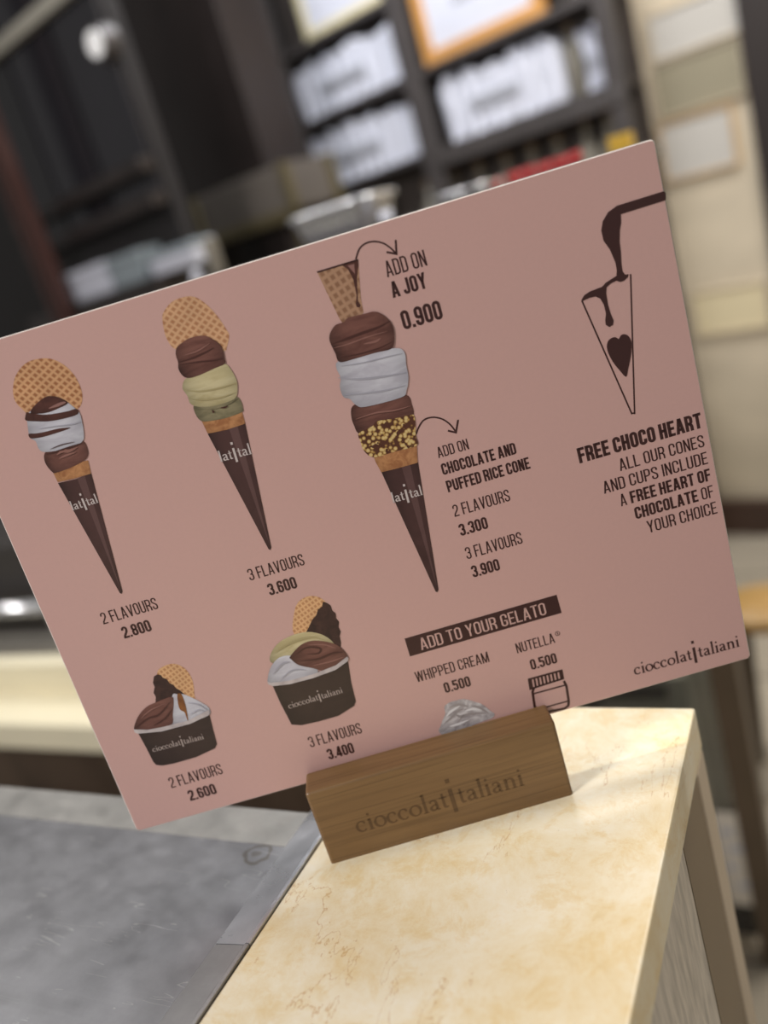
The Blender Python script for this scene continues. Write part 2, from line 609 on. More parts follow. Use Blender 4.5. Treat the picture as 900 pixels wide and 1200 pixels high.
def serif_glyph(ch):
    """lower-case roman letter, x-height 1"""
    T, t = 0.23, 0.105
    S = stroke
    def foot(x, y=0.0):
        return [[(x - 0.22, y), (x + 0.22, y), (x + 0.22, y + 0.07), (x - 0.22, y + 0.07)]]
    def flag(x, y):
        return [[(x - 0.24, y - 0.13), (x, y - 0.16), (x + T / 2, y), (x - 0.05, y - 0.02)]]
    def ring(cx, cy, rx, ry, a0, a1, thick_at, n=20):
        pts = arc(cx, cy, rx, ry, a0, a1, n)
        ws = [t + (T - t) * abs(math.cos(R(a0 + (a1 - a0) * i / n - thick_at))) ** 1.3 for i in range(n + 1)]
        return S(pts, ws)
    if ch == 'c':
        return ring(0.46, 0.5, 0.37, 0.45, 48, 318, 10) + [[(0.62, 0.68), (0.80, 0.70), (0.80, 0.85), (0.64, 0.87)]], 0.88
    if ch == 'o':
        return ring(0.5, 0.5, 0.40, 0.45, 0, 360, 12, 28), 1.0
    if ch == 'i':
        return S([(0.26, 0), (0.26, 1)], T) + foot(0.26) + flag(0.26, 1.0) + [[(p[0], p[1]) for p in arc(0.26, 1.42, 0.12, 0.12, 0, 330, 11)]], 0.52
    if ch == 'l':
        return S([(0.26, 0), (0.26, 1.72)], T) + foot(0.26) + flag(0.26, 1.72), 0.52
    if ch == 't':
        return S([(0.28, 1.32), (0.28, 0.22), (0.33, 0.1), (0.44, 0.06), (0.60, 0.12)], [T * 0.8, T, T, t * 1.4, t]) + [[(0.0, 0.90), (0.58, 0.90), (0.58, 1.0), (0.0, 1.0)]], 0.64
    if ch == 'a':
        return (S([(0.14, 0.76), (0.22, 0.90), (0.42, 0.95), (0.58, 0.88), (0.63, 0.70), (0.63, 0.14), (0.70, 0.06), (0.86, 0.08)], [T * 0.9, t * 1.3, t * 1.2, T * 0.8, T, T, T * 0.7, t])
                + S([(0.63, 0.58), (0.36, 0.50), (0.17, 0.38), (0.14, 0.22), (0.26, 0.08), (0.45, 0.08), (0.63, 0.22)], [t, t * 1.2, T * 0.8, T, T * 0.8, t * 1.2, t])), 0.90
    if ch == 'n':
        return (S([(0.26, 0), (0.26, 1)], T) + foot(0.26) + flag(0.26, 1.0) + S([(0.30, 0.74), (0.45, 0.90), (0.62, 0.94), (0.78, 0.86), (0.84, 0.68), (0.84, 0)], [t, t * 1.2, T * 0.7, T, T, T]) + foot(0.84)), 1.12
    return [], 0.3


def logo_layout(left='cioccolat', right='taliani', big=True, lead=0.12):
    polys, x = [], 0.0
    for ch in left:
        g, adv = serif_glyph(ch)
        polys += [[(a + x, b) for a, b in p] for p in g]
        x += adv + 0.02
    if big:
        c = x + 0.34
        polys += [[(c - 0.17, -0.62), (c + 0.17, -0.62), (c + 0.17, 1.55), (c - 0.17, 1.55)],
                  [(c - 0.17, 2.08), (c + 0.17, 2.08), (c + 0.17, 2.46), (c - 0.17, 2.46)]]
        x += 0.76
    for ch in right:
        g, adv = serif_glyph(ch)
        polys += [[(a + x, b) for a, b in p] for p in g]
        x += adv + 0.02
    return polys, x


# ================================================================== STRUCTURE
FLOOR_Z = -1.10
WA = R(-14)                                     # the back wall turns this much from the counter
U = Vector((math.cos(WA), math.sin(WA), 0))     # along the wall, to the right
N = Vector((math.sin(WA), -math.cos(WA), 0))    # out of the wall
W0 = hit_z((870, 622), FLOOR_Z)


def wall_uz(px, off):
    p = hit(px, W0 + N * off, N)
    d = p - W0
    return d.dot(U), p.z


def wall_pt(u, off, z):
    q = W0 + U * u + N * off
    return (q.x, q.y, z)


def wall_rect(bl, tr, off):
    a, b = wall_uz(bl, off), wall_uz(tr, off)
    return a[0], b[0], a[1], b[1]


def tile_floor():
    m, nt, b = new_mat('grey stone tile')
    br = nt.nodes.new('ShaderNodeTexBrick')
    br.offset = 0.0
    br.inputs['Scale'].default_value = 1.0
    br.inputs['Brick Width'].default_value = 0.3
    br.inputs['Row Height'].default_value = 0.3
    br.inputs['Mortar Size'].default_value = 0.006
    br.inputs['Color1'].default_value = lin((166, 156, 140))
    br.inputs['Color2'].default_value = lin((180, 170, 152))
    br.inputs['Mortar'].default_value = lin((112, 104, 92))
    nt.links.new(coords(nt), br.inputs['Vector'])
    nt.links.new(br.outputs[0], b.inputs['Base Color'])
    b.inputs['Roughness'].default_value = 0.35
    return m


M = {}
M['floor'] = tile_floor()
M['plaster_dark'] = plain('dark brown wall', (32, 28, 28), 0.6, scale=3)
M['travertine'] = plain('cream stone cladding', (208, 195, 172), 0.45, vary=0.14, scale=2.2, stretch=(1, 1, 2.2))
M['skirting'] = plain('dark brown skirting', (74, 54, 44), 0.5)
M['dark_wood'] = make_wood('dark wood', (34, 27, 26), (47, 39, 36), 0.12, axis='Z')
M['red_wood'] = make_wood('reddish brown wood', (58, 32, 28), (82, 50, 42), 0.12, axis='Z')
M['rack_back'] = plain('dark taupe back panel', (74, 66, 62), 0.6)
M['rack_metal'] = plain('dark grey metal', (82, 77, 76), 0.4, 0.2)
M['black_glass'] = plain('black glass', (38, 37, 42), 0.2, vary=0.05)
M['white_card'] = plain('white card', (214, 216, 228), 0.5, vary=0.04)
M['grey_ink'] = plain('grey print', (172, 174, 182), 0.6)
M['cream_frame'] = plain('cream frame', (226, 214, 176), 0.5)
M['orange_frame'] = plain('orange wood frame', (206, 150, 84), 0.5)
M['pale_glass'] = plain('pale bottle glass', (132, 126, 114), 0.2, vary=0.1)
M['amber_cap'] = plain('bronze cap', (120, 96, 70), 0.4)
M['red'] = plain('red foil', (168, 38, 36), 0.25, 0.2, vary=0.3, scale=60)
M['yellow'] = plain('yellow card', (226, 182, 60), 0.4, vary=0.2, scale=60)
M['steel'] = make_steel('brushed steel', (236, 237, 240), 0.22, False)
M['brown_post'] = plain('brown painted metal', (88, 74, 58), 0.4)
M['pale_back'] = plain('pale back board', (200, 194, 182), 0.5)
M['grey_panel'] = plain('grey laminate', (140, 136, 128), 0.4)
M['light_panel'] = plain('light grey laminate', (172, 168, 156), 0.4)
M['glass'] = make_glass('clear glass')
M['paper'] = plain('paper', (206, 198, 184), 0.6, vary=0.05)
M['honey'] = make_wood('honey wood', (180, 140, 80), (202, 164, 104), 0.3)
M['marble'] = make_marble('cream marble')
M['marble_back'] = plain('pale cream stone', (238, 229, 200), 0.4, vary=0.06, scale=5)
M['cladding'] = plain('grey washed cladding', (214, 205, 191), 0.7, vary=0.22, scale=1.0, stretch=(240, 240, 40))
M['bronze_panel'] = plain('bronze brown panel', (120, 100, 72), 0.4, vary=0.08)
M['beige_trim'] = plain('beige metal trim', (200, 183, 160), 0.4, vary=0.06)

box('floor', (-9, 6, -3.0, 9, FLOOR_Z - 0.1, FLOOR_Z), M['floor'])['kind'] = 'structure'


def wall_box(name, u0, u1, off0, off1, z0, z1, mat, bev=0.0):
    o = box(name, (u0, u1, -off1, -off0, z0, z1), mat, None, bev)
    o.location = (W0.x, W0.y, 0)
    o.rotation_euler = (0, 0, WA)
    return o


# cream stone pillar wall to the right, dark wall behind the rack
uL = wall_uz((735, 100), 0.0)[0]
uR = wall_uz((874, 60), 0.0)[0]
wall_box('wall_back', -9.0, uL, -0.2, 0.0, FLOOR_Z, 2.4, M['plaster_dark'])['kind'] = 'structure'
wall_box('wall_right', uL, uR + 0.0, -0.3, 0.0, FLOOR_Z, 2.4, M['travertine'])['kind'] = 'structure'
uR2 = wall_uz((900, 500), 0.0)[0]
wall_box('trim_1', uR, uR + 0.16, -0.3, 0.03, FLOOR_Z + 0.45, 2.4, M['dark_wood'])['kind'] = 'structure'
wall_box('wall_far_right', uR, uR + 4.5, -0.3, -0.02, FLOOR_Z, 2.4, M['travertine'])['kind'] = 'structure'
zb = wall_uz((870, 584), 0.0)[1]
wall_box('baseboard_back', uL, uR + 4.5, 0.0, 0.035, FLOOR_Z, zb, M['skirting'])['kind'] = 'structure'

# ================================================================== MENU BOARD
BW, BH, BT = 0.28, 0.2164, 0.0016
PSI, TH = 0.5066841, 0.0284645
ZB = 0.0313
M['board'] = plain('pink printed card', (215, 174, 167), PRINT_ROUGH, vary=0.012, scale=600)
M['board_edge'] = plain('white card edge', (236, 226, 218), 0.5, vary=0.03)
BROT = Euler((-TH, 0, PSI), 'XYZ').to_matrix()
BORG = Vector((0, 0, ZB))


def rounded_rect(x0, x1, z0, z1, r, n=5):
    return (arc(x1 - r, z1 - r, r, r, 90, 0, n) + arc(x1 - r, z0 + r, r, r, 0, -90, n) + arc(x0 + r, z0 + r, r, r, -90, -180, n) + arc(x0 + r, z1 - r, r, r, 180, 90, n))


bm = bmesh.new()
prof = rounded_rect(-BW / 2, BW / 2, 0, BH, 0.0018)
CH = 0.00035
fi = [bm.verts.new((x, 0, z)) for x, z in rounded_rect(-BW / 2 + CH, BW / 2 - CH, CH, BH - CH, 0.0018 - CH)]
fv = [bm.verts.new((x, CH, z)) for x, z in prof]
bv = [bm.verts.new((x, BT, z)) for x, z in prof]
bm.faces.new(fi)
for i in range(len(prof)):
    j = (i + 1) % len(prof)
    bm.faces.new((fi[i], fv[i], fv[j], fi[j]))
bm.faces.new(bv[::-1])
for i in range(len(prof)):
    j = (i + 1) % len(prof)
    f = bm.faces.new((fv[i], bv[i], bv[j], fv[j]))
    f.material_index = 1
board = bm_obj('menu_board', bm, M['board'])
board.data.materials.append(M['board_edge'])
for p in board.data.polygons:
    p.material_index = 0 if abs(p.normal.y) > 0.9 else 1
board.location = BORG
board.rotation_euler = (-TH, 0, PSI)
tag(board, 'pink gelato price board with printed cones and tubs, standing in the wooden block', 'menu board')


def bxz(px):
    p = hit(px, BORG, BROT @ Vector((0, -1, 0)))
    q = BROT.transposed() @ (p - BORG)
    return q.x, q.z


def layer_polys(name, polys, mat, parent, level, conv=None):
    vs, fs = [], []
    y = -0.00006 * level
    for p in polys:
        q = [conv(a) for a in p] if conv else p
        fs.append(tuple(range(len(vs), len(vs) + len(q))))
        vs += [(x, y, z) for x, z in q]
    o = mesh_obj(name, vs, fs, mat, parent)
    # all faces look out of the board
    bmx = bmesh.new()
    bmx.from_mesh(o.data)
    bmx.faces.ensure_lookup_table()
    for f in bmx.faces:
        if f.normal.y > 0:
            f.normal_flip()
    bmx.to_mesh(o.data)
    bmx.free()
    return o


def smooth_loop(pts, n=4):
    out = []
    k = len(pts)
    for i in range(k):
        p0, p1, p2, p3 = (Vector(pts[(i + j - 1) % k]) for j in range(4))
        for s in range(n):
            t = s / n
            out.append(tuple(0.5 * ((2 * p1) + (p2 - p0) * t + (2 * p0 - 5 * p1 + 4 * p2 - p3) * t * t + (3 * p1 - p0 - 3 * p2 + p3) * t ** 3)))
    return out


def smooth_line(pts, n=6):
    out = []
    k = len(pts)
    for i in range(k - 1):
        p0, p1, p2, p3 = (Vector(pts[min(max(i + j - 1, 0), k - 1)]) for j in range(4))
        for s in range(n):
            t = s / n
            out.append(tuple(0.5 * ((2 * p1) + (p2 - p0) * t + (2 * p0 - 5 * p1 + 4 * p2 - p3) * t * t + (3 * p1 - p0 - 3 * p2 + p3) * t ** 3)))
    out.append(tuple(pts[-1]))
    return out


def crop(pts, ox, oy, sc):
    return [(ox + x / sc, oy + y / sc) for x, y in pts]


def blob(name, pts, mat, parent, level, smooth=True):
    q = [bxz(p) for p in pts]
    if smooth:
        q = smooth_loop(q)
    return layer_polys(name, [q], mat, parent, level)


INK = print_mat('brown ink', (66, 38, 36))
PINKINK = print_mat('pink letters', (215, 176, 168))


def text(runs, bl, br, hpx, mat=None, level=1, name='printed_text'):
    if isinstance(runs, str):
        runs = [(runs, 'light')]
    a, b = bxz(bl), bxz(br)
    polys, w = layout(runs)
    sx = (b[0] - a[0]) / w
    sz = hpx * (b[0] - a[0]) / math.hypot(br[0] - bl[0], br[1] - bl[1])
    z0, z1 = a[1], b[1]
    zz = (z0 + z1) / 2
    return layer_polys(name, [[(a[0] + x * sx, zz + y * sz) for x, y in p] for p in polys], mat or INK, board, level)


def logo(bl, br, mat, parent, level, left='cioccolat', right='taliani', hscale=1.0, name='printed_logo'):
    a, b = bxz(bl), bxz(br)
    polys, w = logo_layout(left, right)
    s = (b[0] - a[0]) / w
    th = math.atan2(b[1] - a[1], b[0] - a[0])
    return layer_polys(name, [[(a[0] + x * s - y * s * hscale * math.sin(th), a[1] + x * s * math.tan(th) + y * s * hscale) for x, y in p] for p in polys], mat, parent, level)


T = text
T('ADD ON', (454.0, 325.0), (501, 311), 18.4)
T([('A JOY', 'bold')], (460.6, 349.2), (501.5, 337.3), 18.5)
T([('0.900', 'bold')], (473.6, 386.3), (520, 373.5), 22)
T('ADD ON', (514.0, 536.8), (550, 526.2), 13)
T([('CHOCOLATE AND', 'bold')], (519.2, 556.2), (606, 532.3), 14)
T([('PUFFED RICE CONE', 'bold')], (525.3, 576.8), (622, 549), 14.2)
T('2 FLAVOURS', (532.8, 605.2), (598.6, 587.2), 14.6)
T([('3.300', 'bold')], (540, 628), (572.8, 619.2), 14.8)
T('3 FLAVOURS', (547.5, 655.3), (613, 636.7), 14.8)
T([('3.900', 'bold')], (554.7, 677.2), (586.6, 667.5), 14.8)
T([('FREE CHOCO HEART', 'heavy')], (679.3, 542.9), (823.5, 501.2), 18.8)
T('ALL OUR CONES', (726.8, 551.7), (826, 523.6), 15)
T('AND CUPS INCLUDE', (708.1, 578.1), (830, 543.7), 15)
T([('A ', 'light'), ('FREE HEART OF', 'bold')], (727.9, 592.9), (833.7, 563.2), 15)
T([('CHOCOLATE', 'bold'), (' OF', 'light')], (745.3, 608.1), (837, 582.6), 15)
T('YOUR CHOICE', (759.8, 624), (841, 601.9), 15)
T('2 FLAVOURS', (121.4, 731.4), (186.3, 713.3), 14.4)
T([('2.800', 'bold')], (146.0, 748.2), (178.8, 739.1), 14.6)
T('3 FLAVOURS', (293, 679.7), (358, 662.6), 14.4)
T([('3.600', 'bold')], (316.3, 697.4), (349.4, 689.4), 14.8)
T('2 FLAVOURS', (201, 923.3), (262, 906.7), 14)
T([('2.600', 'bold')], (223.3, 938.3), (255, 930), 14)
T('3 FLAVOURS', (364, 875.7), (425, 859), 14)
T([('3.400', 'bold')], (385.7, 890), (416.2, 882), 14)
T('WHIPPED CREAM', (488.6, 799.4), (574, 775.6), 13.5)
T([('0.500', 'bold')], (522.1, 811.9), (552.6, 804), 13.5)
T('NUTELLA', (606.4, 765.9), (650.8, 752.8), 13)
T([('0.500', 'bold')], (623, 785), (653.6, 776.8), 13.5)
# registered mark
rx, rz = bxz((653.3, 742.4))
layer_polys('printed_text', stroke(arc(rx, rz, 0.00095, 0.00095, 0, 360, 18), 0.00025, True)
            + [[(rx + (a - 0.19) * 0.0011, rz + (b - 0.5) * 0.0011) for a, b in p] for p in glyph('R', 0.14, 0.40)[0]], INK, board, 1)
# bar with letters
bar = blob('printed_banner', [(474.1, 748.3), (652.2, 696.9), (658.1, 718.1), (480.4, 769.2)], INK, board, 1, False)
bt = T('ADD TO YOUR GELATO', (494, 761.6), (641, 720), 15.6, PINKINK, 2)
bt.parent = bar
logo((743.9, 791.2), (867.5, 757.2), INK, board, 1)

# arrows
def ink_line(name, pts, w, parent=board, level=1, closed=False, smooth=True):
    q = [bxz(p) for p in pts]
    if smooth:
        q = smooth_line(q)
    return layer_polys(name, stroke(q, w, closed), INK, parent, level)


ar = ink_line('printed_arrow', [(416.8, 304), (421, 292), (428, 285.5), (438, 283), (449, 285), (458, 291), (464, 297)], 0.00062)
ink_line('arrow_head', [(453, 295.4), (464.6, 297.6), (463.6, 281.2)], 0.00075, ar, 1, smooth=False)
ar = ink_line('printed_arrow', [(487.5, 509.2), (491, 500), (497, 492), (507, 489), (518, 491), (527, 497), (533.5, 505)], 0.00062)
ink_line('arrow_head', [(524.8, 504.7), (534.3, 506.8), (536.8, 491.9)], 0.00075, ar, 1, smooth=False)

# chocolate tap pouring into the outlined cone
c5 = lambda pts: crop(pts, 660, 210, 4.5)
tap = blob('printed_chocolate_pour', c5([(283, 140), (530, 63), (538, 72), (540, 100), (538, 111), (303, 185), (305, 230), (298, 270), (297, 330), (303, 380), (306, 440), (312, 485), (325, 503), (344, 501),
     (340, 517), (320, 535), (300, 542), (280, 535), (250, 550), (228, 570), (226, 600), (235, 660), (250, 710), (265, 745), (262, 768), (243, 780), (224, 768), (221, 745), (225, 710),
     (215, 665), (195, 630), (170, 618), (140, 625), (102, 642), (95, 638), (110, 612), (140, 592), (205, 567), (225, 545), (280, 510), (282, 480), (275, 440), (245, 370), (212, 325), (200, 270), (208, 222), (235, 175)]), INK, board, 2, False)
oc = ink_line('printed_cone_outline', c5([(98, 640)]) + [(740.6, 485.5)], 0.0006, smooth=False)
ink_line('cone_side', c5([(355, 500)]) + [(743.6, 485.3)], 0.0006, oc, 1, smooth=False)
ink_line('cone_tip', [(739.9, 484.5), (744.0, 483.8)], 0.0006, oc, 1, smooth=False)
hx = [(725, 397), (721.5, 395.2), (717.5, 395.6), (713, 399), (711, 405), (712.5, 413), (718, 424), (726, 434), (733.5, 441.5), (736, 432), (738.6, 420), (740, 408), (739.5, 399.5), (736, 393.5), (731.5, 391.6), (727.5, 393)]
blob('printed_heart', hx, INK, board, 2)

# jar pictogram
jc = lambda pts: crop(pts, 460, 690, 3.913)
jar = ink_line('printed_jar', jc([(648, 455), (642, 472), (650, 530), (658, 566), (672, 572), (790, 548), (806, 535), (808, 515), (797, 445), (785, 422)]), 0.0011, smooth=False)
ink_line('jar_label_line', jc([(643, 482), (797, 440)]), 0.0007, jar, 1, smooth=False)
ink_line('jar_label_line', jc([(655, 556), (806, 514)]), 0.0007, jar, 1, smooth=False)
lid_c = [bxz(p) for p in jc([(625, 415), (775, 374), (782, 411), (632, 459)])]
layer_polys('jar_lid_outline', stroke(lid_c, 0.0009, True), INK, jar, 1)
ribs = []
for k in range(9):
    f = (k + 0.5) / 9
    a = Vector(lid_c[0]).lerp(Vector(lid_c[1]), f)
    b = Vector(lid_c[3]).lerp(Vector(lid_c[2]), f)
    ribs += stroke([tuple(a), tuple(b)], 0.0009)
layer_polys('jar_lid_ribs', ribs, INK, jar, 1)

# ---- inks of the printed photographs
P = {
    'sleeve': print_mat('print dark brown sleeve', (84, 56, 54), (74, 48, 46), 60, (1, 1, 1), 0.5),
    'choc': print_mat('print chocolate gelato', (134, 90, 80), (108, 68, 60), 130, (0.5, 1, 1.8), 0.5, 0.25),
    'choc_dark': print_mat('print chocolate sauce', (96, 58, 50), (80, 46, 40), 150, (1, 1, 1), 0.35),
    'milk': print_mat('print white gelato', (222, 222, 232), (200, 198, 210), 110, (0.5, 1, 1.8), 0.32, 0.25),
    'cream': print_mat('print cream gelato', (222, 210, 168), (200, 186, 140), 120, (0.5, 1, 2.0), 0.35, 0.2),
    'green': print_mat('print pistachio gelato', (162, 152, 120), (136, 128, 98), 200, (0.6, 1, 1.6), 0.4, 0.2),
    'rim': print_mat('print cone rim', (204, 148, 100), (168, 112, 72), 260, (1, 1, 1), 0.2),
    'rice': rice_mat('print puffed rice'),
    'waffle': waffle_mat('print waffle', (176, 116, 76), (228, 176, 130), 0.0021, 0.62, -0.15),
    'waffle_pale': waffle_mat('print pale waffle', (196, 138, 98), (232, 184, 142), 0.0021, 0.72, -0.1),
    'waffle_small': waffle_mat('print small waffle', (206, 146, 100), (240, 192, 142), 0.0017, 0.32, 0.0),
    'waffle_cone': waffle_mat('print waffle cone', (160, 118, 90), (196, 154, 124), 0.0027, 0.28, 0.0),
    'choc_wafer': print_mat('print dark chocolate wafer', (72, 46, 42), (52, 32, 30), 200),
    'cup': print_mat('print dark brown cup', (70, 54, 48), (62, 46, 42), 60, (1, 1, 1), 0.3),
    'cup_rim': print_mat('print cup rim', (214, 204, 204), (188, 178, 180), 100),
    'caramel': print_mat('print caramel', (150, 96, 48), (120, 72, 36), 100),
    'white': print_mat('print white letters', (212, 200, 198)),
    'grey': print_mat('print faded letters', (186, 170, 164)),
    'whip': print_mat('print whipped cream', (226, 222, 224), (160, 152, 156), 170, (1, 1, 1.4), 0.2),
    'gloss': print_mat('print sauce highlight', (158, 116, 108)),
}

# ---- cone with white scoop and chocolate sauce (two flavours)
k1 = lambda pts: crop(pts, 10, 410, 5.625)
s1 = blob('printed_two_scoop_cone', [(68.0, 566.0), (88, 561.5), (107.0, 554.6), (143.6, 693), (142.6, 695.8), (140.6, 695)], P['sleeve'], board, 2, False)
blob('wafer', k1([(30, 240), (58, 150), (130, 78), (250, 55), (345, 85), (425, 155), (472, 240), (487, 320), (455, 390), (300, 480), (160, 450), (105, 405), (42, 335)]), P['waffle'], s1, 1)
blob('scoop', k1([(240, 680), (290, 655), (400, 625), (490, 600), (522, 655), (523, 700), (490, 735), (400, 780), (310, 810), (288, 803), (258, 770), (238, 730)]), P['choc'], s1, 3)
blob('cone_rim', k1([(292, 805), (310, 808), (400, 778), (490, 735), (525, 728), (545, 815), (430, 849), (325, 871)]), P['rim'], s1, 2, False)
blob('scoop', k1([(120, 430), (160, 390), (240, 322), (330, 312), (455, 398), (485, 470), (498, 560), (488, 602), (440, 632), (330, 662), (235, 672), (200, 650), (180, 602), (142, 578), (130, 520), (124, 470)]), P['milk'], s1, 4)
blob('chocolate_sauce', k1([(148, 416), (165, 375), (240, 312), (300, 304), (350, 320), (392, 350), (330, 385), (260, 412), (190, 421)]), P['choc_dark'], s1, 5)
blob('chocolate_sauce', k1([(112, 442), (122, 410), (150, 417), (250, 426), (380, 406), (445, 388), (462, 405), (450, 427), (380, 449), (270, 470), (170, 470), (116, 464)]), P['choc_dark'], s1, 5)
blob('chocolate_sauce', k1([(134, 553), (180, 550), (240, 540), (330, 518), (410, 512), (340, 540), (240, 570), (180, 581), (145, 581)]), P['choc_dark'], s1, 5)
blob('sauce_highlight', k1([(265, 385), (330, 350), (370, 340), (375, 350), (320, 375)]), P['gloss'], s1, 6)
logo((84.5, 598.3), (116.3, 588.6), P['white'], s1, 3, 'lat', 'tal', 1.0, 'sleeve_logo')

# ---- cone with three flavours
k2 = lambda pts: crop(pts, 180, 340, 5.625)
s2 = blob('printed_three_scoop_cone', [(243.4, 508.2), (266, 503.5), (287.4, 496.4), (317.9, 641.5), (316.8, 644.4), (314.8, 643.6)], P['sleeve'], board, 2, False)
blob('wafer', k2([(58, 195), (66, 145), (115, 82), (180, 50), (262, 42), (342, 88), (420, 170), (480, 260), (498, 300), (482, 378), (462, 402), (300, 440), (150, 392), (100, 345), (72, 280)]), P['waffle_pale'], s2, 1)
blob('scoop', k2([(263, 768), (300, 745), (400, 735), (500, 715), (552, 702), (580, 740), (589, 780), (583, 803), (480, 842), (380, 861), (320, 864), (285, 832)]), P['green'], s2, 3)
blob('cone_rim', k2([(316, 862), (400, 858), (480, 842), (583, 800), (605, 880), (480, 922), (380, 942), (356, 944)]), P['rim'], s2, 2, False)
blob('scoop', k2([(192, 625), (205, 590), (235, 572), (300, 545), (400, 500), (470, 484), (512, 525), (546, 590), (554, 640), (546, 700), (500, 737), (400, 766), (300, 769), (242, 747), (225, 700), (194, 655)]), P['cream'], s2, 4)
blob('scoop', k2([(147, 400), (165, 365), (240, 315), (330, 299), (382, 318), (430, 350), (456, 390), (468, 450), (469, 485), (400, 516), (300, 561), (230, 579), (190, 561), (165, 520), (162, 475), (150, 440)]), P['choc'], s2, 5)
logo((258.0, 541.4), (296, 531.6), P['white'], s2, 3, 'lat', 'tal', 1.0, 'sleeve_logo')

# ---- tall cone with small waffle cone and puffed rice
k3 = lambda pts: crop(pts, 360, 270, 5)
k3b = lambda pts: crop(pts, 350, 270, 2.668)
s3 = blob('printed_tall_cone', k3b([(258, 754), (315, 742), (373, 724), (437, 1122), (434, 1131), (428, 1129)]), P['sleeve'], board, 2, False)
wc = blob('small_cone', k3([(58, 245), (200, 201), (299, 170), (301, 205), (315, 400), (330, 480), (300, 520), (212, 550), (190, 520)]), P['waffle_cone'], s3, 1, False)
ink_line('cone_lip', k3([(58, 245), (200, 202), (298, 172)]), 0.0006, s3, 2, smooth=False)
blob('chocolate_sauce', k3([(198, 200), (298, 171), (300, 205), (291, 280), (297, 415), (314, 438), (306, 452), (290, 449), (285, 430), (289, 380), (271, 290), (240, 230)]), P['choc_dark'], s3, 2, False)
blob('sauce_highlight', k3([(238, 207), (275, 196), (280, 255)]), P['gloss'], s3, 3, False)
blob('scoop', k3b([(165, 585), (168, 550), (210, 535), (330, 512), (355, 548), (359, 580), (340, 605), (270, 625), (215, 645), (185, 633), (174, 612)]), P['choc'], s3, 2)
blob('puffed_rice', k3b([(188, 634), (230, 612), (245, 596), (300, 588), (345, 577), (362, 582), (366, 640), (369, 672), (300, 691), (236, 709), (205, 690), (193, 660)]), P['rice'], s3, 4)
blob('cone_rim', k3b([(234, 706), (300, 690), (369, 668), (372, 726), (300, 746), (258, 756), (241, 725)]), P['rim'], s3, 3, False)
blob('scoop', k3b([(118, 430), (126, 408), (200, 388), (300, 368), (330, 380), (336, 420), (343, 460), (337, 500), (320, 522), (210, 551), (180, 546), (160, 527), (140, 520), (129, 490), (131, 460)]), P['milk'], s3, 5)
blob('scoop', k3([(130, 640), (135, 600), (165, 555), (215, 537), (240, 512), (340, 487), (390, 475), (432, 486), (472, 518), (501, 560), (510, 620), (496, 690), (400, 716), (280, 751), (190, 771), (165, 720), (145, 680)]), P['choc'], s3, 6)
logo(k3b([(293, 852)])[0], k3b([(390, 826)])[0], P['white'], s3, 3, 'lat', 'tal', 1.0, 'sleeve_logo')

# ---- tubs
k4 = lambda pts: crop(pts, 140, 690, 3)
t1 = blob('printed_small_tub', k4([(66, 507), (150, 499), (250, 471), (316, 441), (331, 500), (343, 545), (336, 560), (270, 591), (190, 614), (150, 621), (130, 619), (119, 608), (95, 560)]), P['cup'], board, 2, False)
blob('wafer', k4([(132, 300), (150, 275), (190, 263), (230, 280), (256, 320), (263, 370), (262, 400), (200, 420), (140, 380)]), P['waffle_small'], t1, 1)
blob('chocolate_wafer', k4([(121, 308), (134, 300), (146, 303), (152, 312), (166, 317), (176, 331), (190, 338), (200, 350), (214, 357), (236, 378), (195, 400), (150, 415), (126, 405), (128, 380), (120, 365), (124, 345), (118, 330)]), P['choc_wafer'], t1, 2, False)
blob('gelato', k4([(185, 378), (205, 370), (232, 372), (290, 400), (316, 420), (313, 445), (240, 470), (180, 480)]), P['milk'], t1, 3)
blob('gelato', k4([(52, 494), (65, 450), (95, 415), (130, 398), (180, 379), (191, 390), (188, 440), (186, 474), (150, 488), (80, 500)]), P['choc'], t1, 4)
blob('caramel_sauce', k4([(204, 370), (218, 370), (230, 400), (236, 425), (242, 465), (234, 445), (228, 432), (214, 424), (207, 405)]), P['caramel'], t1, 5)
blob('tub_rim', k4([(50, 493), (100, 494), (150, 485), (240, 462), (314, 424), (318, 432), (314, 443), (250, 473), (150, 500), (64, 508), (54, 503)]), P['cup_rim'], t1, 6, False)
logo(k4([(119, 573)])[0], k4([(299, 527)])[0], P['grey'], t1, 4, name='tub_logo')

t2 = blob('printed_large_tub', k4([(538, 339), (600, 332), (680, 311), (760, 282), (803, 251), (815, 330), (831, 395), (825, 411), (770, 446), (700, 466), (640, 479), (605, 477), (599, 465), (565, 400)]), P['cup'], board, 2, False)
blob('wafer', k4([(614, 160), (613, 90), (630, 45), (670, 25), (712, 35), (732, 70), (720, 150), (680, 190)]), P['waffle_small'], t2, 1)
blob('chocolate_wafer', k4([(652, 160), (668, 130), (678, 108), (692, 92), (698, 72), (712, 62), (716, 44), (730, 50), (742, 58), (748, 76), (760, 86), (762, 104), (772, 116), (770, 134), (778, 150), (774, 166), (779, 190), (776, 215), (700, 215)]), P['choc_wafer'], t2, 2, False)
blob('gelato', k4([(528, 250), (545, 205), (590, 170), (660, 151), (722, 165), (756, 200), (700, 215), (640, 230), (560, 262)]), P['cream'], t2, 3)
blob('gelato', k4([(521, 328), (530, 280), (560, 242), (605, 235), (650, 262), (690, 272), (690, 300), (600, 328), (540, 337)]), P['milk'], t2, 4)
blob('gelato', k4([(600, 237), (640, 195), (690, 181), (762, 195), (799, 230), (797, 255), (720, 285), (680, 278), (630, 267), (605, 248)]), P['choc'], t2, 5)
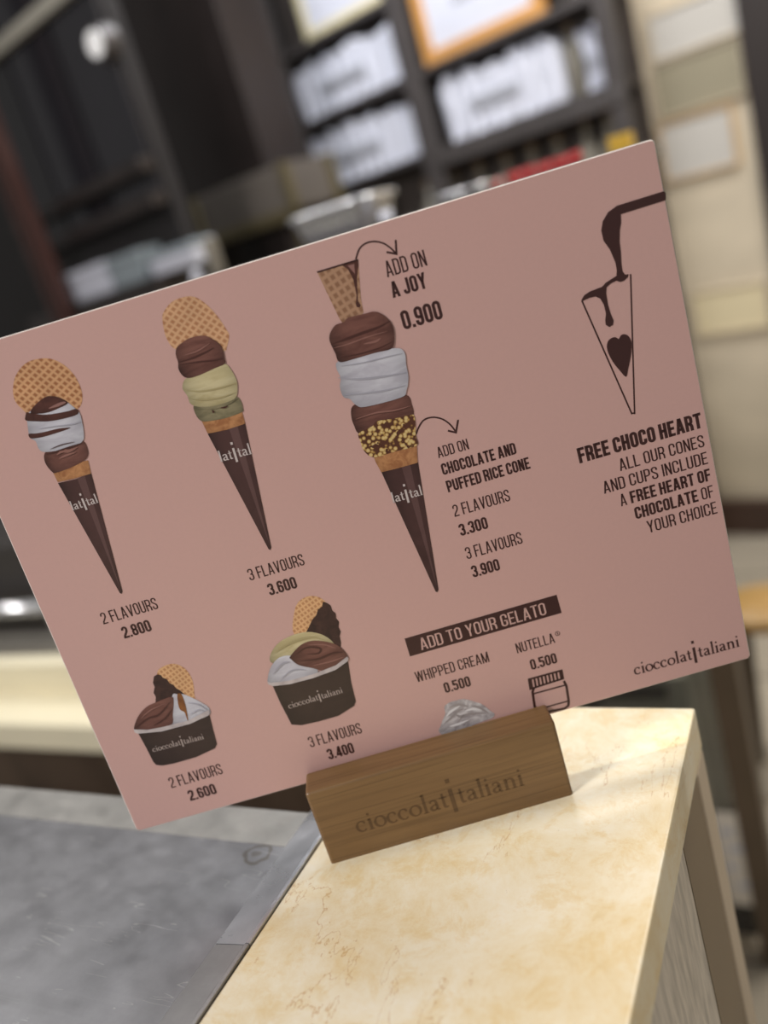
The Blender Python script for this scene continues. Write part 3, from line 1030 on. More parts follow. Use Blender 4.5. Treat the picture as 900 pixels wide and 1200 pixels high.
blob('tub_rim', k4([(519, 324), (532, 329), (600, 321), (680, 299), (760, 268), (800, 237), (805, 243), (803, 253), (760, 284), (680, 313), (600, 334), (540, 341), (524, 335)]), P['cup_rim'], t2, 6, False)
logo(k4([(597, 421)])[0], k4([(787, 364)])[0], P['grey'], t2, 4, name='tub_logo')

# ---- folds and sheen of the printed photographs
F_CHOC = print_mat('print chocolate fold', (82, 48, 42))
F_CHOC2 = print_mat('print chocolate ridge', (152, 108, 98))
F_MILK = print_mat('print milk fold', (176, 174, 186))
F_CREAM = print_mat('print cream fold', (184, 170, 126))
F_SLEEVE = print_mat('print sleeve sheen', (104, 76, 74), (96, 68, 66), 60)


def fold(pts, w, mat, parent, level=7):
    q = smooth_line([bxz(p) for p in pts])
    n = len(q)
    ws = [w * (0.15 + 0.85 * math.sin(math.pi * i / (n - 1))) for i in range(n)]
    return layer_polys('gelato_fold', stroke(q, ws), mat, parent, level)


fold(k3([(138, 668), (220, 640), (320, 602), (420, 566), (490, 528)]), 0.0011, F_CHOC, s3)
fold(k3([(150, 690), (240, 665), (350, 625), (470, 590)]), 0.0005, F_CHOC2, s3)
fold(k3([(185, 745), (300, 725), (420, 690), (500, 650)]), 0.0006, F_CHOC, s3)
fold(k3([(330, 665), (400, 650), (430, 630)]), 0.0009, F_CHOC2, s3)
fold(k3([(180, 862), (300, 872), (450, 855), (582, 832)]), 0.0009, F_MILK, s3)
fold(k3([(205, 965), (330, 955), (470, 935), (582, 905)]), 0.0007, F_MILK, s3)
fold(k3([(200, 795), (330, 775), (470, 740), (560, 720)]), 0.0005, F_MILK, s3)
fold(k3b([(178, 590), (240, 570), (300, 562), (350, 548)]), 0.0007, F_CHOC2, s3)
fold(k2([(163, 475), (250, 450), (330, 415), (400, 378)]), 0.0007, F_CHOC, s2)
fold(k2([(170, 492), (300, 472), (400, 462), (466, 446)]), 0.0006, F_CHOC, s2)
fold(k2([(200, 430), (290, 400), (370, 350)]), 0.0006, F_CHOC2, s2)
fold(k2([(215, 660), (320, 665), (450, 640), (548, 610)]), 0.0006, F_CREAM, s2)
fold(k2([(235, 715), (330, 722), (450, 705), (545, 670)]), 0.0005, F_CREAM, s2)
fold(k2([(270, 775), (380, 775), (480, 750), (550, 712)]), 0.0012, P['green'], s2)
fold(k2([(385, 790), (395, 800), (392, 808)]), 0.0008, F_CHOC, s2)
fold(k2([(440, 775), (470, 772), (490, 762)]), 0.0006, F_CHOC, s2)
fold(k1([(320, 690), (360, 665), (400, 665), (455, 640)]), 0.0014, F_CHOC2, s1)
fold(k1([(335, 715), (380, 695), (450, 670)]), 0.0009, F_CHOC2, s1)
fold(k1([(245, 690), (330, 665), (420, 635), (490, 612)]), 0.0007, F_CHOC, s1)
fold(k1([(275, 655), (350, 625), (440, 605)]), 0.0004, F_CHOC, s1)
fold(k1([(200, 520), (300, 505), (420, 490), (485, 470)]), 0.0005, F_MILK, s1)
fold(k4([(58, 488), (100, 455), (140, 440), (180, 395)]), 0.0008, F_CHOC, t1)
fold(k4([(75, 455), (110, 425), (160, 402)]), 0.0006, F_CHOC2, t1)
fold(k4([(120, 480), (160, 455), (186, 420)]), 0.0006, F_CHOC, t1)
fold(k4([(240, 400), (275, 405), (310, 425)]), 0.0006, F_MILK, t1)
fold(k4([(250, 440), (280, 425), (300, 430)]), 0.0005, F_MILK, t1)
fold(k4([(622, 228), (660, 205), (705, 208), (700, 225), (660, 228)]), 0.0009, F_CHOC, t2)
fold(k4([(640, 252), (700, 245), (750, 225), (785, 222)]), 0.0010, F_CHOC, t2)
fold(k4([(680, 268), (740, 255), (790, 238)]), 0.0007, F_CHOC2, t2)
fold(k4([(660, 195), (720, 195), (760, 208)]), 0.0006, F_CHOC2, t2)
fold(k4([(545, 225), (600, 190), (670, 170), (720, 178)]), 0.0008, F_CREAM, t2)
fold(k4([(540, 300), (570, 265), (600, 255)]), 0.0009, F_MILK, t2)
fold(k4([(570, 315), (610, 285), (660, 285)]), 0.0007, F_MILK, t2)
for par, pts in ((s1, [(90.5, 560.6), (99.5, 557.8), (141.9, 692)]), (s2, [(268.5, 502.6), (278.5, 499.4), (316.3, 640)]), (s3, k3b([(322, 740), (349, 732), (433, 1118)]))):
    blob('sleeve_sheen', pts, F_SLEEVE, par, 2.5, False)

# ---- whipped cream
je = jc([(212, 652), (222, 625), (230, 600), (242, 572), (238, 540), (262, 520), (290, 512), (320, 505), (345, 508), (378, 518), (405, 526), (432, 545), (452, 562), (468, 574), (455, 592), (400, 612), (300, 655), (240, 672)])
wh = blob('printed_whipped_cream', je, P['whip'], board, 2)
F_WHIP = print_mat('print whipped cream fold', (168, 160, 160))
F_WHIP2 = print_mat('print whipped cream crest', (240, 238, 240))
for pts, m_ in (([(235, 620), (270, 590), (300, 560), (330, 550)], F_WHIP), ([(300, 610), (330, 580), (380, 570), (430, 570)], F_WHIP), ([(260, 545), (300, 530), (350, 540)], F_WHIP),
                ([(360, 535), (400, 545), (440, 570)], F_WHIP), ([(290, 575), (310, 585), (330, 575)], F_WHIP), ([(245, 585), (270, 560), (310, 535)], F_WHIP2), ([(330, 560), (370, 550), (410, 555)], F_WHIP2), ([(260, 630), (300, 620), (350, 600)], F_WHIP2)):
    fold(jc(pts), 0.0012, m_, wh, 3)

# ================================================================== WOODEN HOLDER
fbL, fbR = hit_z((388, 1013), 0), hit_z((672, 931), 0)
HA = math.atan2(fbR.y - fbL.y, fbR.x - fbL.x)
HL = (fbR - fbL).length
HH, HD = 0.0372, 0.036
M['beech'] = make_wood('oiled brown wood', (108, 80, 50), (146, 114, 74), 1.0, 0.4)
M['burnt'] = make_wood('burnt engraving', (82, 58, 33), (110, 82, 50), 1.0, 0.5)
# the slot, in the holder's own frame (x along the front edge, y back from the front face)
hrot = Matrix.Rotation(HA, 3, 'Z')
slot_y = (hrot.transposed() @ (Vector((0, 0, 0)) - fbL)).y
slot_z = ZB - 0.0002
sprof = [(0, 0), (HD, 0), (HD, HH), (slot_y + 0.0030, HH), (slot_y + 0.0030, slot_z), (slot_y - 0.0012, slot_z), (slot_y - 0.0012, HH), (0, HH)]
bm = bmesh.new()
va = [bm.verts.new((0, y, z)) for y, z in sprof]
vb = [bm.verts.new((HL, y, z)) for y, z in sprof]
bm.faces.new(va)
bm.faces.new(vb[::-1])
for i in range(8):
    j = (i + 1) % 8
    bm.faces.new((va[i], vb[i], vb[j], va[j]))
bmesh.ops.recalc_face_normals(bm, faces=bm.faces)
outer = [e for e in bm.edges if all((v.co.y < 1e-6 or v.co.y > HD - 1e-6 or v.co.z < 1e-6) for v in e.verts) and not (all(v.co.z < 1e-6 for v in e.verts))]
ends = [e for e in bm.edges if e not in outer and abs(e.verts[0].co.x - e.verts[1].co.x) < 1e-9 and e.verts[0].co.z > HH - 1e-6 and e.verts[1].co.z > HH - 1e-6]
bmesh.ops.bevel(bm, geom=outer + ends, offset=0.0013, segments=3, affect='EDGES', profile=0.5)
holder = bm_obj('sign_holder', bm, M['beech'])
holder.location = fbL
holder.rotation_euler = (0, 0, HA)
tag(holder, 'brown wooden block with a slot holding the pink board on the marble', 'sign holder')


def hxz(px):
    q = hrot.transposed() @ (hit(px, fbL, hrot @ Vector((0, -1, 0))) - fbL)
    return q.x, q.z


a, b = hxz((419, 974.5)), hxz((616.5, 921.5))
polys, w = logo_layout()
s = (b[0] - a[0]) / w
zz = (a[1] + b[1]) / 2
layer_polys('burnt_logo', [[(a[0] + x * s, zz + y * s) for x, y in p] for p in polys], M['burnt'], holder, 1)

# ================================================================== MARBLE COUNTER
XL, XR, YF = -0.057, 0.0933, 0.0757
ct = empty('marble_counter', ((XL + XR) / 2, YF, FLOOR_Z))
tag(ct, 'narrow cream marble topped counter carrying the wooden sign holder', 'counter')
ox, oy, oz = ct.location
def L(x0, x1, y0, y1, z0, z1):
    return (x0 - ox, x1 - ox, y0 - oy, y1 - oy, z0 - oz, z1 - oz)
box('marble_top', L(XL, XR, -1.0, YF, -0.0215, 0.0), M['marble'], ct, 0.0012, 2)
box('cladding_panel', L(XL + 0.01, XR - 0.0008, -1.0, 0.009, FLOOR_Z, -0.0215), M['cladding'], ct)
box('bronze_panel', L(XL + 0.01, XR - 0.0005, 0.009, 0.054, FLOOR_Z, -0.0215), M['bronze_panel'], ct)
box('corner_trim', L(XL + 0.01, XR, 0.054, YF, FLOOR_Z, -0.0215), M['beige_trim'], ct, 0.002)

# ================================================================== STEEL WORKTOP
ZS = -0.006
YB = hit_z((170, 938), ZS).y
sw = empty('steel_worktop', (-0.6, -0.3, ZS))
tag(sw, 'scratched stainless steel worktop beside the marble counter', 'worktop')
stain = hit_z((301, 1001), ZS)
M['worktop'] = make_steel('scratched steel', (160, 160, 164), 0.36, True, (stain.x + 0.6, stain.y + 0.3, 0.0, 0.0062))
M['strip'] = make_steel('steel edging', (214, 216, 222), 0.3, False)
M['rim_steel'] = make_steel('matte steel rim', (176, 174, 170), 0.5, False)
M['strip_dull'] = make_steel('dull steel edging', (172, 171, 172), 0.42, False)
XS = -0.0775
sx, sy, sz = sw.location
def Ls(x0, x1, y0, y1, z0, z1):
    return (x0 - sx, x1 - sx, y0 - sy, y1 - sy, z0 - sz, z1 - sz)
box('worktop_sheet', Ls(-1.6, XS, -0.9, YB, ZS - 0.03, ZS), M['worktop'], sw, 0.001)
box('back_rim', Ls(-1.6, XS, YB - 0.022, YB + 0.001, ZS - 0.031, ZS + 0.0003), M['rim_steel'], sw, 0.0001)
def strip(name, y0, y1, mat):
    # folded edging: low at the worktop, a thin lip against the marble
    prof = [(XS - 0.0015, ZS + 0.0002), (XS + 0.002, ZS + 0.0035), (XL - 0.003, 0.0000), (XL - 0.0016, 0.0012), (XL, 0.0012), (XL, -0.03), (XS - 0.0015, -0.03)]
    bm = bmesh.new()
    va = [bm.verts.new((x - sx, y0 - sy, z - sz)) for x, z in prof]
    vb = [bm.verts.new((x - sx, y1 - sy, z - sz)) for x, z in prof]
    bm.faces.new(va)
    bm.faces.new(vb[::-1])
    for i in range(len(prof)):
        j = (i + 1) % len(prof)
        bm.faces.new((va[i], vb[i], vb[j], va[j]))
    return bm_obj(name, bm, mat, sw)
yj = hit_z((272, 1104), 0).y
strip('edging_strip', yj, YF - 0.01, M['strip'])
strip('edging_strip', -0.9, yj - 0.0004, M['strip_dull'])
box('apron', Ls(-1.6, XL, -0.88, YB - 0.01, FLOOR_Z, ZS - 0.03), M['strip_dull'], sw)

# ================================================================== BACK COUNTER (cream, behind the worktop)
ZK = -0.25
yk0 = hit_z((50, 850), ZK).y
yk1 = hit_z((50, 812), ZK).y
zk_edge = hit_y((50, 879), yk0).z
zk_up = hit_y((50, 779), yk1).z
xk1 = -0.42
bc = empty('back_counter', (-1.4, yk0, FLOOR_Z))
tag(bc, 'cream marble back counter with upstand, behind the steel worktop', 'counter')
cx, cy, cz = bc.location
def Lc(x0, x1, y0, y1, z0, z1):
    return (x0 - cx, x1 - cx, y0 - cy, y1 - cy, z0 - cz, z1 - cz)
M['cabinet'] = make_wood('dark brown cabinet', (66, 52, 42), (86, 70, 56), 0.15, axis='Z')
box('marble_top', Lc(-2.6, xk1, yk0, yk1 + 0.002, zk_edge, ZK), M['marble_back'], bc, 0.002)
box('upstand', Lc(-2.6, xk1, yk1, yk1 + 0.03, ZK - 0.03, zk_up), M['marble_back'], bc, 0.002)
box('cabinet_body', Lc(-2.6, xk1, yk0 + 0.02, yk1 + 0.33, FLOOR_Z, zk_edge), M['cabinet'], bc)
box('shelf_board', Lc(-2.6, xk1, yk1 + 0.03, yk1 + 0.33, zk_edge, zk_edge + 0.02), M['cabinet'], bc)

# steel appliance behind the upstand
ya = yk1 + 0.12
p0, p1 = hit_y((-60, 775), ya), hit_y((78, 700), ya)
zt = hit_y((20, 640), ya).z
zb_ = zk_edge + 0.02
ap = empty('coffee_machine', ((p0.x + p1.x) / 2, ya, zb_))
tag(ap, 'dark machine with a pale steel rail on the back counter', 'machine')
hw = (p1.x - p0.x) / 2
M['machine'] = plain('dark grey enamel', (58, 54, 52), 0.35)
zr = hit_y((20, 708), ya).z - zb_
box('body', (-hw, hw, 0.02, 0.18, 0.03, zt - zb_), M['machine'], ap, 0.01)
box('drip_tray', (-hw, hw, -0.03, 0.05, 0.0, 0.05), M['grey_panel'], ap, 0.004)
tube('rail', [(-hw, -0.02, zr), (hw * 0.95, -0.02, zr)], 0.013, M['steel'], ap)
box('rail_bracket', (hw * 0.80, hw * 0.90, -0.02, 0.03, zr - 0.05, zr + 0.005), M['steel'], ap, 0.003)
box('rail_bracket', (-hw * 0.9, -hw * 0.80, -0.02, 0.03, zr - 0.05, zr + 0.005), M['steel'], ap, 0.003)
for k in (-0.8, 0.8):
    lathe('foot', [(0.018, 0), (0.018, 0.032)], M['machine'], ap, 12, (hw * k, 0.15, 0))

# ================================================================== GLASS SCREEN (behind the board)
YC = 0.90
xpost1 = hit_y((884, 900), YC).x
xpost0 = hit_y((851, 900), YC).x
ZT = 0.252
xl = hit_y((200, 330), YC).x
dc = empty('glass_screen', ((xl + xpost1) / 2, YC, FLOOR_Z))
tag(dc, 'glazed counter screen with brown posts and a narrow top ledge behind the pink board', 'glass screen')
dx_, dy_, dz_ = dc.location
def Ld(x0, x1, y0, y1, z0, z1):
    return (x0 - dx_, x1 - dx_, y0 - dy_, y1 - dy_, z0 - dz_, z1 - dz_)
DD = 0.15
for (x0, x1, y0, y1) in ((xpost0, xpost1, YC, YC + 0.045), (xl, xl + 0.04, YC, YC + 0.045)):
    box('corner_post', Ld(x0, x1, y0, y1, FLOOR_Z, ZT - 0.02), M['brown_post'], dc, 0.002)
box('top', Ld(xl, xpost1, YC, YC + DD, ZT - 0.02, ZT), M['rack_metal'], dc, 0.003)
zp = hit_y((740, 800), YC).z
xs = hit_y((781, 815), YC).x
box('lower_panel', Ld(xl + 0.04, xs, YC + 0.012, YC + 0.03, FLOOR_Z + 0.08, zp), M['grey_panel'], dc)
zg = hit_y((740, 815), YC).z
box('panel_rail', Ld(xl + 0.04, xs, YC + 0.004, YC + 0.014, zg - 0.006, zg + 0.006), M['rack_metal'], dc)
box('side_panel', Ld(xs, hit_y((812, 850), YC).x, YC + 0.012, YC + 0.03, FLOOR_Z + 0.08, zp), M['light_panel'], dc)
box('inner_floor', Ld(xl + 0.04, xpost0, YC + 0.03, YC + DD, FLOOR_Z + 0.06, FLOOR_Z + 0.08), M['grey_panel'], dc)
box('back_panel', Ld(xl + 0.04, xpost0, YC + DD - 0.02, YC + DD, FLOOR_Z + 0.08, ZT - 0.02), M['pale_back'], dc)
box('glass_pane', Ld(xl + 0.04, xpost0, YC + 0.004, YC + 0.010, FLOOR_Z + 0.06, ZT - 0.02), M['glass'], dc)
# printed notice stuck on the glass
na, nb = hit_y((856, 1060), YC), hit_y((868, 955), YC)
no = box('price_notice', (na.x, nb.x, YC + 0.002, YC + 0.004, na.z, nb.z), M['paper'])
tag(no, 'pale printed notice sheet stuck on the glass of the counter screen', 'notice')
for f0, f1, h in ((0.15, 0.6, 0.8), (0.3, 0.85, 0.62), (0.15, 0.5, 0.42), (0.4, 0.85, 0.22)):
    z = na.z + (nb.z - na.z) * h
    box('printed_line', (na.x + (nb.x - na.x) * f0, na.x + (nb.x - na.x) * f1, YC + 0.0013, YC + 0.0021, z - 0.006, z + 0.006), M['grey_ink'], no)

# things standing on the case
def packet(i, px, wpx):
    p = hit_y(px, YC + 0.07)
    w = wpx * 1.25e-3
    h = p.z - ZT
    bm = bmesh.new()
    n = 9
    rows = []
    for r_, (f, dep) in enumerate(((0.0, 0.5), (0.10, 0.9), (0.5, 1.0), (0.80, 0.70), (0.90, 0.12), (1.0, 0.10))):
        rows.append([bm.verts.new((w / 2 * (1.0 - 0.06 * (f > 0.85)) * math.cos(2 * math.pi * k / 16), 0.013 * dep * math.sin(2 * math.pi * k / 16), h * f + (0.002 * math.sin(k * 2.3) if f == 1.0 else 0))) for k in range(16)])
    for a_, b_ in zip(rows, rows[1:]):
        for k in range(16):
            bm.faces.new((a_[k], a_[(k + 1) % 16], b_[(k + 1) % 16], b_[k]))
    bm.faces.new(rows[0][::-1])
    bm.faces.new(rows[-1])
    o = bm_obj('chocolate_packet', bm, M['red'], None, True)
    o.location = (p.x, YC + 0.07, ZT)
    o.rotation_euler = (0, 0, 0.1 * math.sin(i * 2))
    return tag(o, ('first', 'second', 'third', 'fourth', 'fifth', 'sixth')[i] + ' small red foil packet from the smaller steel tray', 'packet', 'red packets on the screen ledge')


for i, (px, wp) in enumerate((((577, 212), 18), ((602, 202), 18), ((619, 196), 15), ((637, 191), 17), ((656, 185), 18), ((673, 178), 15))):
    packet(i, px, wp)
p = hit_y((724, 158), YC + 0.06)
yb = box('tea_box', (-0.0145, 0.0145, 0, 0.03, 0, p.z - ZT), M['yellow'], None, 0.001)
yb.location = (p.x, YC + 0.06, ZT)
tag(yb, 'small upright yellow box at the end of the screen ledge', 'box')


def tray(pa, pb, y, label, rim_r):
    a_, b_ = hit_y(pa, y), hit_y(pb, y)
    w = (b_ - a_).length
    zt_ = (a_.z + b_.z) / 2
    t = empty('serving_tray', ((a_.x + b_.x) / 2, y, ZT))
    tag(t, label, 'tray')
    d = 0.12
    h = zt_ - ZT
    bm = bmesh.new()
    outer = rounded_rect(-w / 2, w / 2, -d / 2, d / 2, 0.03, 6)
    rings = [[bm.verts.new((x * f, z * f + d / 2, hh)) for x, z in outer] for f, hh in ((0.86, 0.0), (0.97, h * 0.85), (1.0, h), (0.95, h * 0.85), (0.84, 0.004))]
    for r0, r1 in zip(rings, rings[1:]):
        for k in range(len(outer)):
            k2 = (k + 1) % len(outer)
            bm.faces.new((r0[k], r0[k2], r1[k2], r1[k]))
    bm.faces.new(rings[0][::-1])
    bm.faces.new(rings[-1])
    bm_obj('pan', bm, M['steel'], t, True)
    ring = [(x, z + d / 2, h) for x, z in outer]
    tube('rolled_rim', ring + [ring[0]], rim_r, M['steel'], t, 8)
    return t


tray((333, 258), (430, 236), YC + 0.02, 'larger steel tray with rolled rim on the screen ledge', 0.006)
tray((505, 232), (566, 220), YC + 0.02, 'smaller steel tray beside the red packets', 0.004)
p = hit_y((451, 249), YC + 0.03)
lathe_o = lathe('salt_shaker', [(0.009, 0), (0.010, 0.02), (0.007, (p.z - ZT) * 0.8), (0.006, (p.z - ZT) * 0.9), (0.003, p.z - ZT)], M['white_card'], None, 16)
lathe_o.location = (p.x, YC + 0.03, ZT)
tag(lathe_o, 'tiny white shaker between the two steel trays', 'shaker')
p = hit_y((228, 318), YC + 0.03)

# ================================================================== DISPLAY RACK ON THE BACK WALL
RO = 0.15          # front of the rack, out from the wall
ru0 = wall_uz((376, 221), RO)[0] - 0.06
ru1 = wall_uz((750, 60), 0.0)[0]
rk = empty('display_rack', wall_pt((ru0 + ru1) / 2, RO, FLOOR_Z), WA)
tag(rk, 'tall dark metal shelf rack full of white packages by the cream wall', 'shelf rack')
um = (ru0 + ru1) / 2
def rbox(name, u0, u1, o0, o1, z0, z1, mat, bev=0.003):
    return box(name, (u0 - um, u1 - um, RO - o1, RO - o0, z0 - FLOOR_Z, z1 - FLOOR_Z), mat, rk, bev)
for a_, b_ in ((ru0, ru0 + 0.04), (wall_uz((470, 90), RO)[0], wall_uz((492, 90), RO)[0]), (ru1 - 0.06, ru1)):
    rbox('post', a_, b_, RO - 0.035, RO, FLOOR_Z, 1.9, M['rack_metal'])
zA = wall_uz((360, 47), RO)[1]
zB = (wall_uz((352, 141), RO)[1] + wall_uz((502, 82), RO)[1]) / 2
zC = (wall_uz((395, 217), RO)[1] + wall_uz((540, 163), RO)[1]) / 2
zD = zC - 0.36
uB = wall_uz((481, 90), RO)[0]
for z, u0_, u1_ in ((zA, ru0, uB), (zB, ru0, ru1), (zC, ru0, ru1), (zD, ru0, ru1), (zD - 0.4, ru0, ru1)):
    rbox('shelf_board', u0_, u1_, 0.03, RO - 0.01, z - 0.022, z, M['rack_metal'])
rbox('rail', uB, ru1, RO - 0.03, RO + 0.005, zC - 0.065, zC - 0.025, M['rack_metal'])
rbox('back_panel', ru0, ru1, 0.005, 0.025, FLOOR_Z + 0.1, 1.9, M['rack_back'])
print('shelves', zA, zB, zC, 'u', ru0, ru1)


def rack_sign(bl, tr, border, bw, label, zs):
    u0_, u1_, _, ztop = wall_rect(bl, tr, RO - 0.03)
    o = empty('framed_sign', wall_pt((u0_ + u1_) / 2, RO - 0.03, zs), WA)
    tag(o, label, 'sign')
    w, h = (u1_ - u0_) / 2, 0.36
    box('face', (-w + bw, w - bw, -0.002, 0.02, bw, h - bw), M['white_card'], o)
    box('frame_rail', (-w, w, -0.012, 0.02, 0, bw), border, o, 0.003)
    box('frame_rail', (-w, w, -0.012, 0.02, h - bw, h), border, o, 0.003)
    box('frame_stile', (-w, -w + bw, -0.012, 0.02, bw, h - bw), border, o, 0.003)
    box('frame_stile', (w - bw, w, -0.012, 0.02, bw, h - bw), border, o, 0.003)
    for k, f in enumerate((0.50, 0.42)):
        box('printed_line', (-w * 0.35, w * 0.30, -0.003, 0.0, h * f - 0.010, h * f + 0.010), M['grey_ink'], o)
    return o


rack_sign((360, 45), (451, 0), M['cream_frame'], 0.028, 'white sign in a cream frame on the rack shelf above a white package', zA)
rack_sign((502, 80), (640, 12), M['orange_frame'], 0.040, 'white sign in an orange wooden frame standing on the rack', zB)


def gift_pack(bl, tr, label, zs, n=5, depth=0.08, group=None):
    """white paper pack with folded pleats along the bottom and a printed label"""
    u0_, u1_, zz0, zz1 = wall_rect(bl, tr, RO - 0.04)
    o = empty('paper_package', wall_pt((u0_ + u1_) / 2, RO - 0.04, zs), WA)
    tag(o, label, 'package', group)
    w, h = (u1_ - u0_) / 2, max(zz1 - zs, 0.06)
    bm = bmesh.new()
    cols = 4 * n
    front, backr = [], []
    for lev, f in enumerate((0, 0.12, 0.5, 0.88, 1.0)):
        amp = 0.010 if lev in (0, 4) else 0.004
        ins = (0.012, 0.0, 0.0, 0.0, 0.016)[lev]
        wob = [0.035 * h * random.uniform(-1, 1) * (3.0 if lev == 4 else 1.0) if lev else 0.0 for k in range(cols + 1)]
        front.append([bm.verts.new((-w + (ins + 0.010) * random.uniform(0.0, 1.6) + (2 * w - 2 * ins) * k / cols, amp * math.cos(math.pi * k), h * f + wob[k])) for k in range(cols + 1)])
        backr.append([bm.verts.new((-w + ins + (2 * w - 2 * ins) * k / cols, depth, h * f)) for k in range(cols + 1)])
    for rr in (front, backr):
        for r0, r1 in zip(rr, rr[1:]):
            for k in range(cols):
                bm.faces.new((r0[k], r0[k + 1], r1[k + 1], r1[k]))
    for k in range(cols):
        bm.faces.new((front[0][k], backr[0][k], backr[0][k + 1], front[0][k + 1]))
        bm.faces.new((front[-1][k], front[-1][k + 1], backr[-1][k + 1], backr[-1][k]))
    for i in range(4):
        for k in (0, cols):
            bm.faces.new((front[i][k], front[i + 1][k], backr[i + 1][k], backr[i][k]))
    bm_obj('pack', bm, M['white_card'], o)
    box('printed_label', (-w * 0.45, w * 0.35, -0.013, -0.006, h * 0.44, h * 0.58), M['grey_ink'], o)
    return o


gift_pack((355, 140), (464, 24), 'white paper package on the rack under the cream framed sign', zB)
gift_pack((526, 165), (648, 42), 'wide white paper package under the orange framed sign', zC)
gift_pack((374, 221), (482, 116), 'white paper package on the lower rack shelf above the steel tray', zC)
gift_pack((687, 108), (702, 30), 'narrow tall white package at the cream wall end of the rack', zC, 2, 0.08)


def bottle(px, h, rad, label, zs, off=RO - 0.075, capped=True, group=None):
    u_, zt_ = wall_uz(px, off)
    o = empty('glass_bottle', wall_pt(u_, off, zs), WA)
    tag(o, label, 'bottle', group)
    H = max(zt_ - zs, h)
    lathe('bottle_body', [(rad * 0.9, 0), (rad, 0.01), (rad, H * 0.62), (rad * 0.8, H * 0.70), (rad * 0.38, H * 0.78), (rad * 0.36, H * 0.93)], M['pale_glass'], o, 18)
    lathe('cap', [(rad * 0.42, H * 0.925), (rad * 0.42, H * 1.0)], M['amber_cap'], o, 14)
    return o


bottle((665, 28), 0.2, 0.024, 'pale bottle standing between the wide and the narrow white packages', zC)
ORD = ('first', 'second', 'third', 'fourth', 'fifth', 'sixth', 'seventh', 'eighth')
for k, px in enumerate(((500, 212), (530, 200), (560, 190), (592, 180), (622, 168), (652, 158), (684, 138), (710, 128))):
    bottle(px, 0.2, 0.036, ORD[7 - k] + ' pale bottle from the cream wall, in the row under the rack rail', zD, group='bottles on the lower rack shelf')

# ================================================================== LEFT: dark pillar, wooden uprights, black glass cabinet
LO = 1.3


def wbox(name, u0, u1, o0, o1, z0, z1, mat, bev=0.003):
    um_ = (u0 + u1) / 2
    o = box(name, (u0 - um_, u1 - um_, 0, o1 - o0, z0 - FLOOR_Z, z1 - FLOOR_Z), mat, None, bev)
    o.location = wall_pt(um_, o1, FLOOR_Z)
    o.rotation_euler = (0, 0, WA)
    return o


pu0, pu1 = wall_uz((168, 100), 0.7)[0], wall_uz((334, 100), 0.5)[0]
o = wbox('trim_2', pu0, pu1, 0.5, 0.7, FLOOR_Z, 2.3, M['dark_wood'])
o['kind'] = 'structure'

# black glass wall cabinet
gu0, gu1 = wall_uz((-60, 150), LO)[0], wall_uz((224, 300), LO - 0.15)[0]
gz0 = wall_uz((110, 250), LO)[1]
bg = empty('glass_cabinet', wall_pt((gu0 + gu1) / 2, LO, FLOOR_Z), WA)
tag(bg, 'tall black glass fronted cabinet with reddish wooden uprights', 'cabinet')
gm = (gu0 + gu1) / 2
def gbox(name, u0, u1, o0, o1, z0, z1, mat, bev=0.003):
    return box(name, (u0 - gm, u1 - gm, LO - o1, LO - o0, z0 - FLOOR_Z, z1 - FLOOR_Z), mat, bg, bev)
zlow0, zlow1 = wall_uz((120, 345), LO)[1], wall_uz((120, 290), LO)[1]
gbox('carcass', gu0, gu1, LO - 0.2, LO - 0.15, FLOOR_Z, 2.2, M['plaster_dark'])
gbox('base_cabinet', gu0, gu1, LO - 0.15, LO, FLOOR_Z, zlow0, M['dark_wood'])
gw = (gu1 - gu0) / 3
for k in range(3):
    gbox('glass_door', gu0 + gw * k + 0.01, gu0 + gw * (k + 1) - 0.01, LO - 0.15, LO - 0.13, gz0, 2.15, M['black_glass'])
for px in ((12, 200), (36, 260), (60, 330)):
    u_ = wall_uz(px, LO)[0]
    gbox('upright', u_ - 0.03, u_ + 0.03, LO - 0.02, LO + 0.03, FLOOR_Z, 2.2, M['red_wood'])
for px in ((150, 250), (150, 205)):
    z_ = wall_uz(px, LO - 0.13)[1]
    gbox('shelf_bar', gu0, gu1, LO - 0.14, LO - 0.08, z_ - 0.02, z_ + 0.02, M['dark_wood'])
# pale metal strip near the ceiling
sa, sb = wall_uz((0, 45), LO - 0.1), wall_uz((66, 3), LO - 0.1)
gbox('metal_strip', gu0, wall_uz((75, -5), LO)[0], LO - 0.13, LO - 0.10, (sa[1] + sb[1]) / 2 - 0.02, (sa[1] + sb[1]) / 2 + 0.02, M['light_panel'])
print('left', gz0, zlow0, zlow1, sa, sb)


def carton(bl, tr, label, mat, lidmat):
    u0_, u1_, zz0, zz1 = wall_rect(bl, tr, LO - 0.05)
    o = empty('white_carton', wall_pt((u0_ + u1_) / 2, LO - 0.05, zlow0), WA)
    tag(o, label, 'carton')
    w, h = (u1_ - u0_) / 2, zz1 - zlow0
    box('carton_body', (-w, w, 0, 0.08, 0, h * 0.8), mat, o, 0.006)
    box('lid', (-w - 0.006, w + 0.006, -0.006, 0.086, h * 0.74, h), lidmat, o, 0.006)
    return o


M['grey_card'] = plain('grey card', (150, 160, 166), 0.5)
carton((74, 350), (120, 306), 'bright white lidded carton on the dark cabinet ledge', M['white_card'], M['white_card'])
carton((132, 328), (160, 292), 'grey lidded carton beside the bright white carton', M['grey_card'], M['grey_card'])
carton((176, 312), (222, 282), 'pale flat carton on the cabinet ledge by the dark pillar', M['white_card'], M['grey_card'])

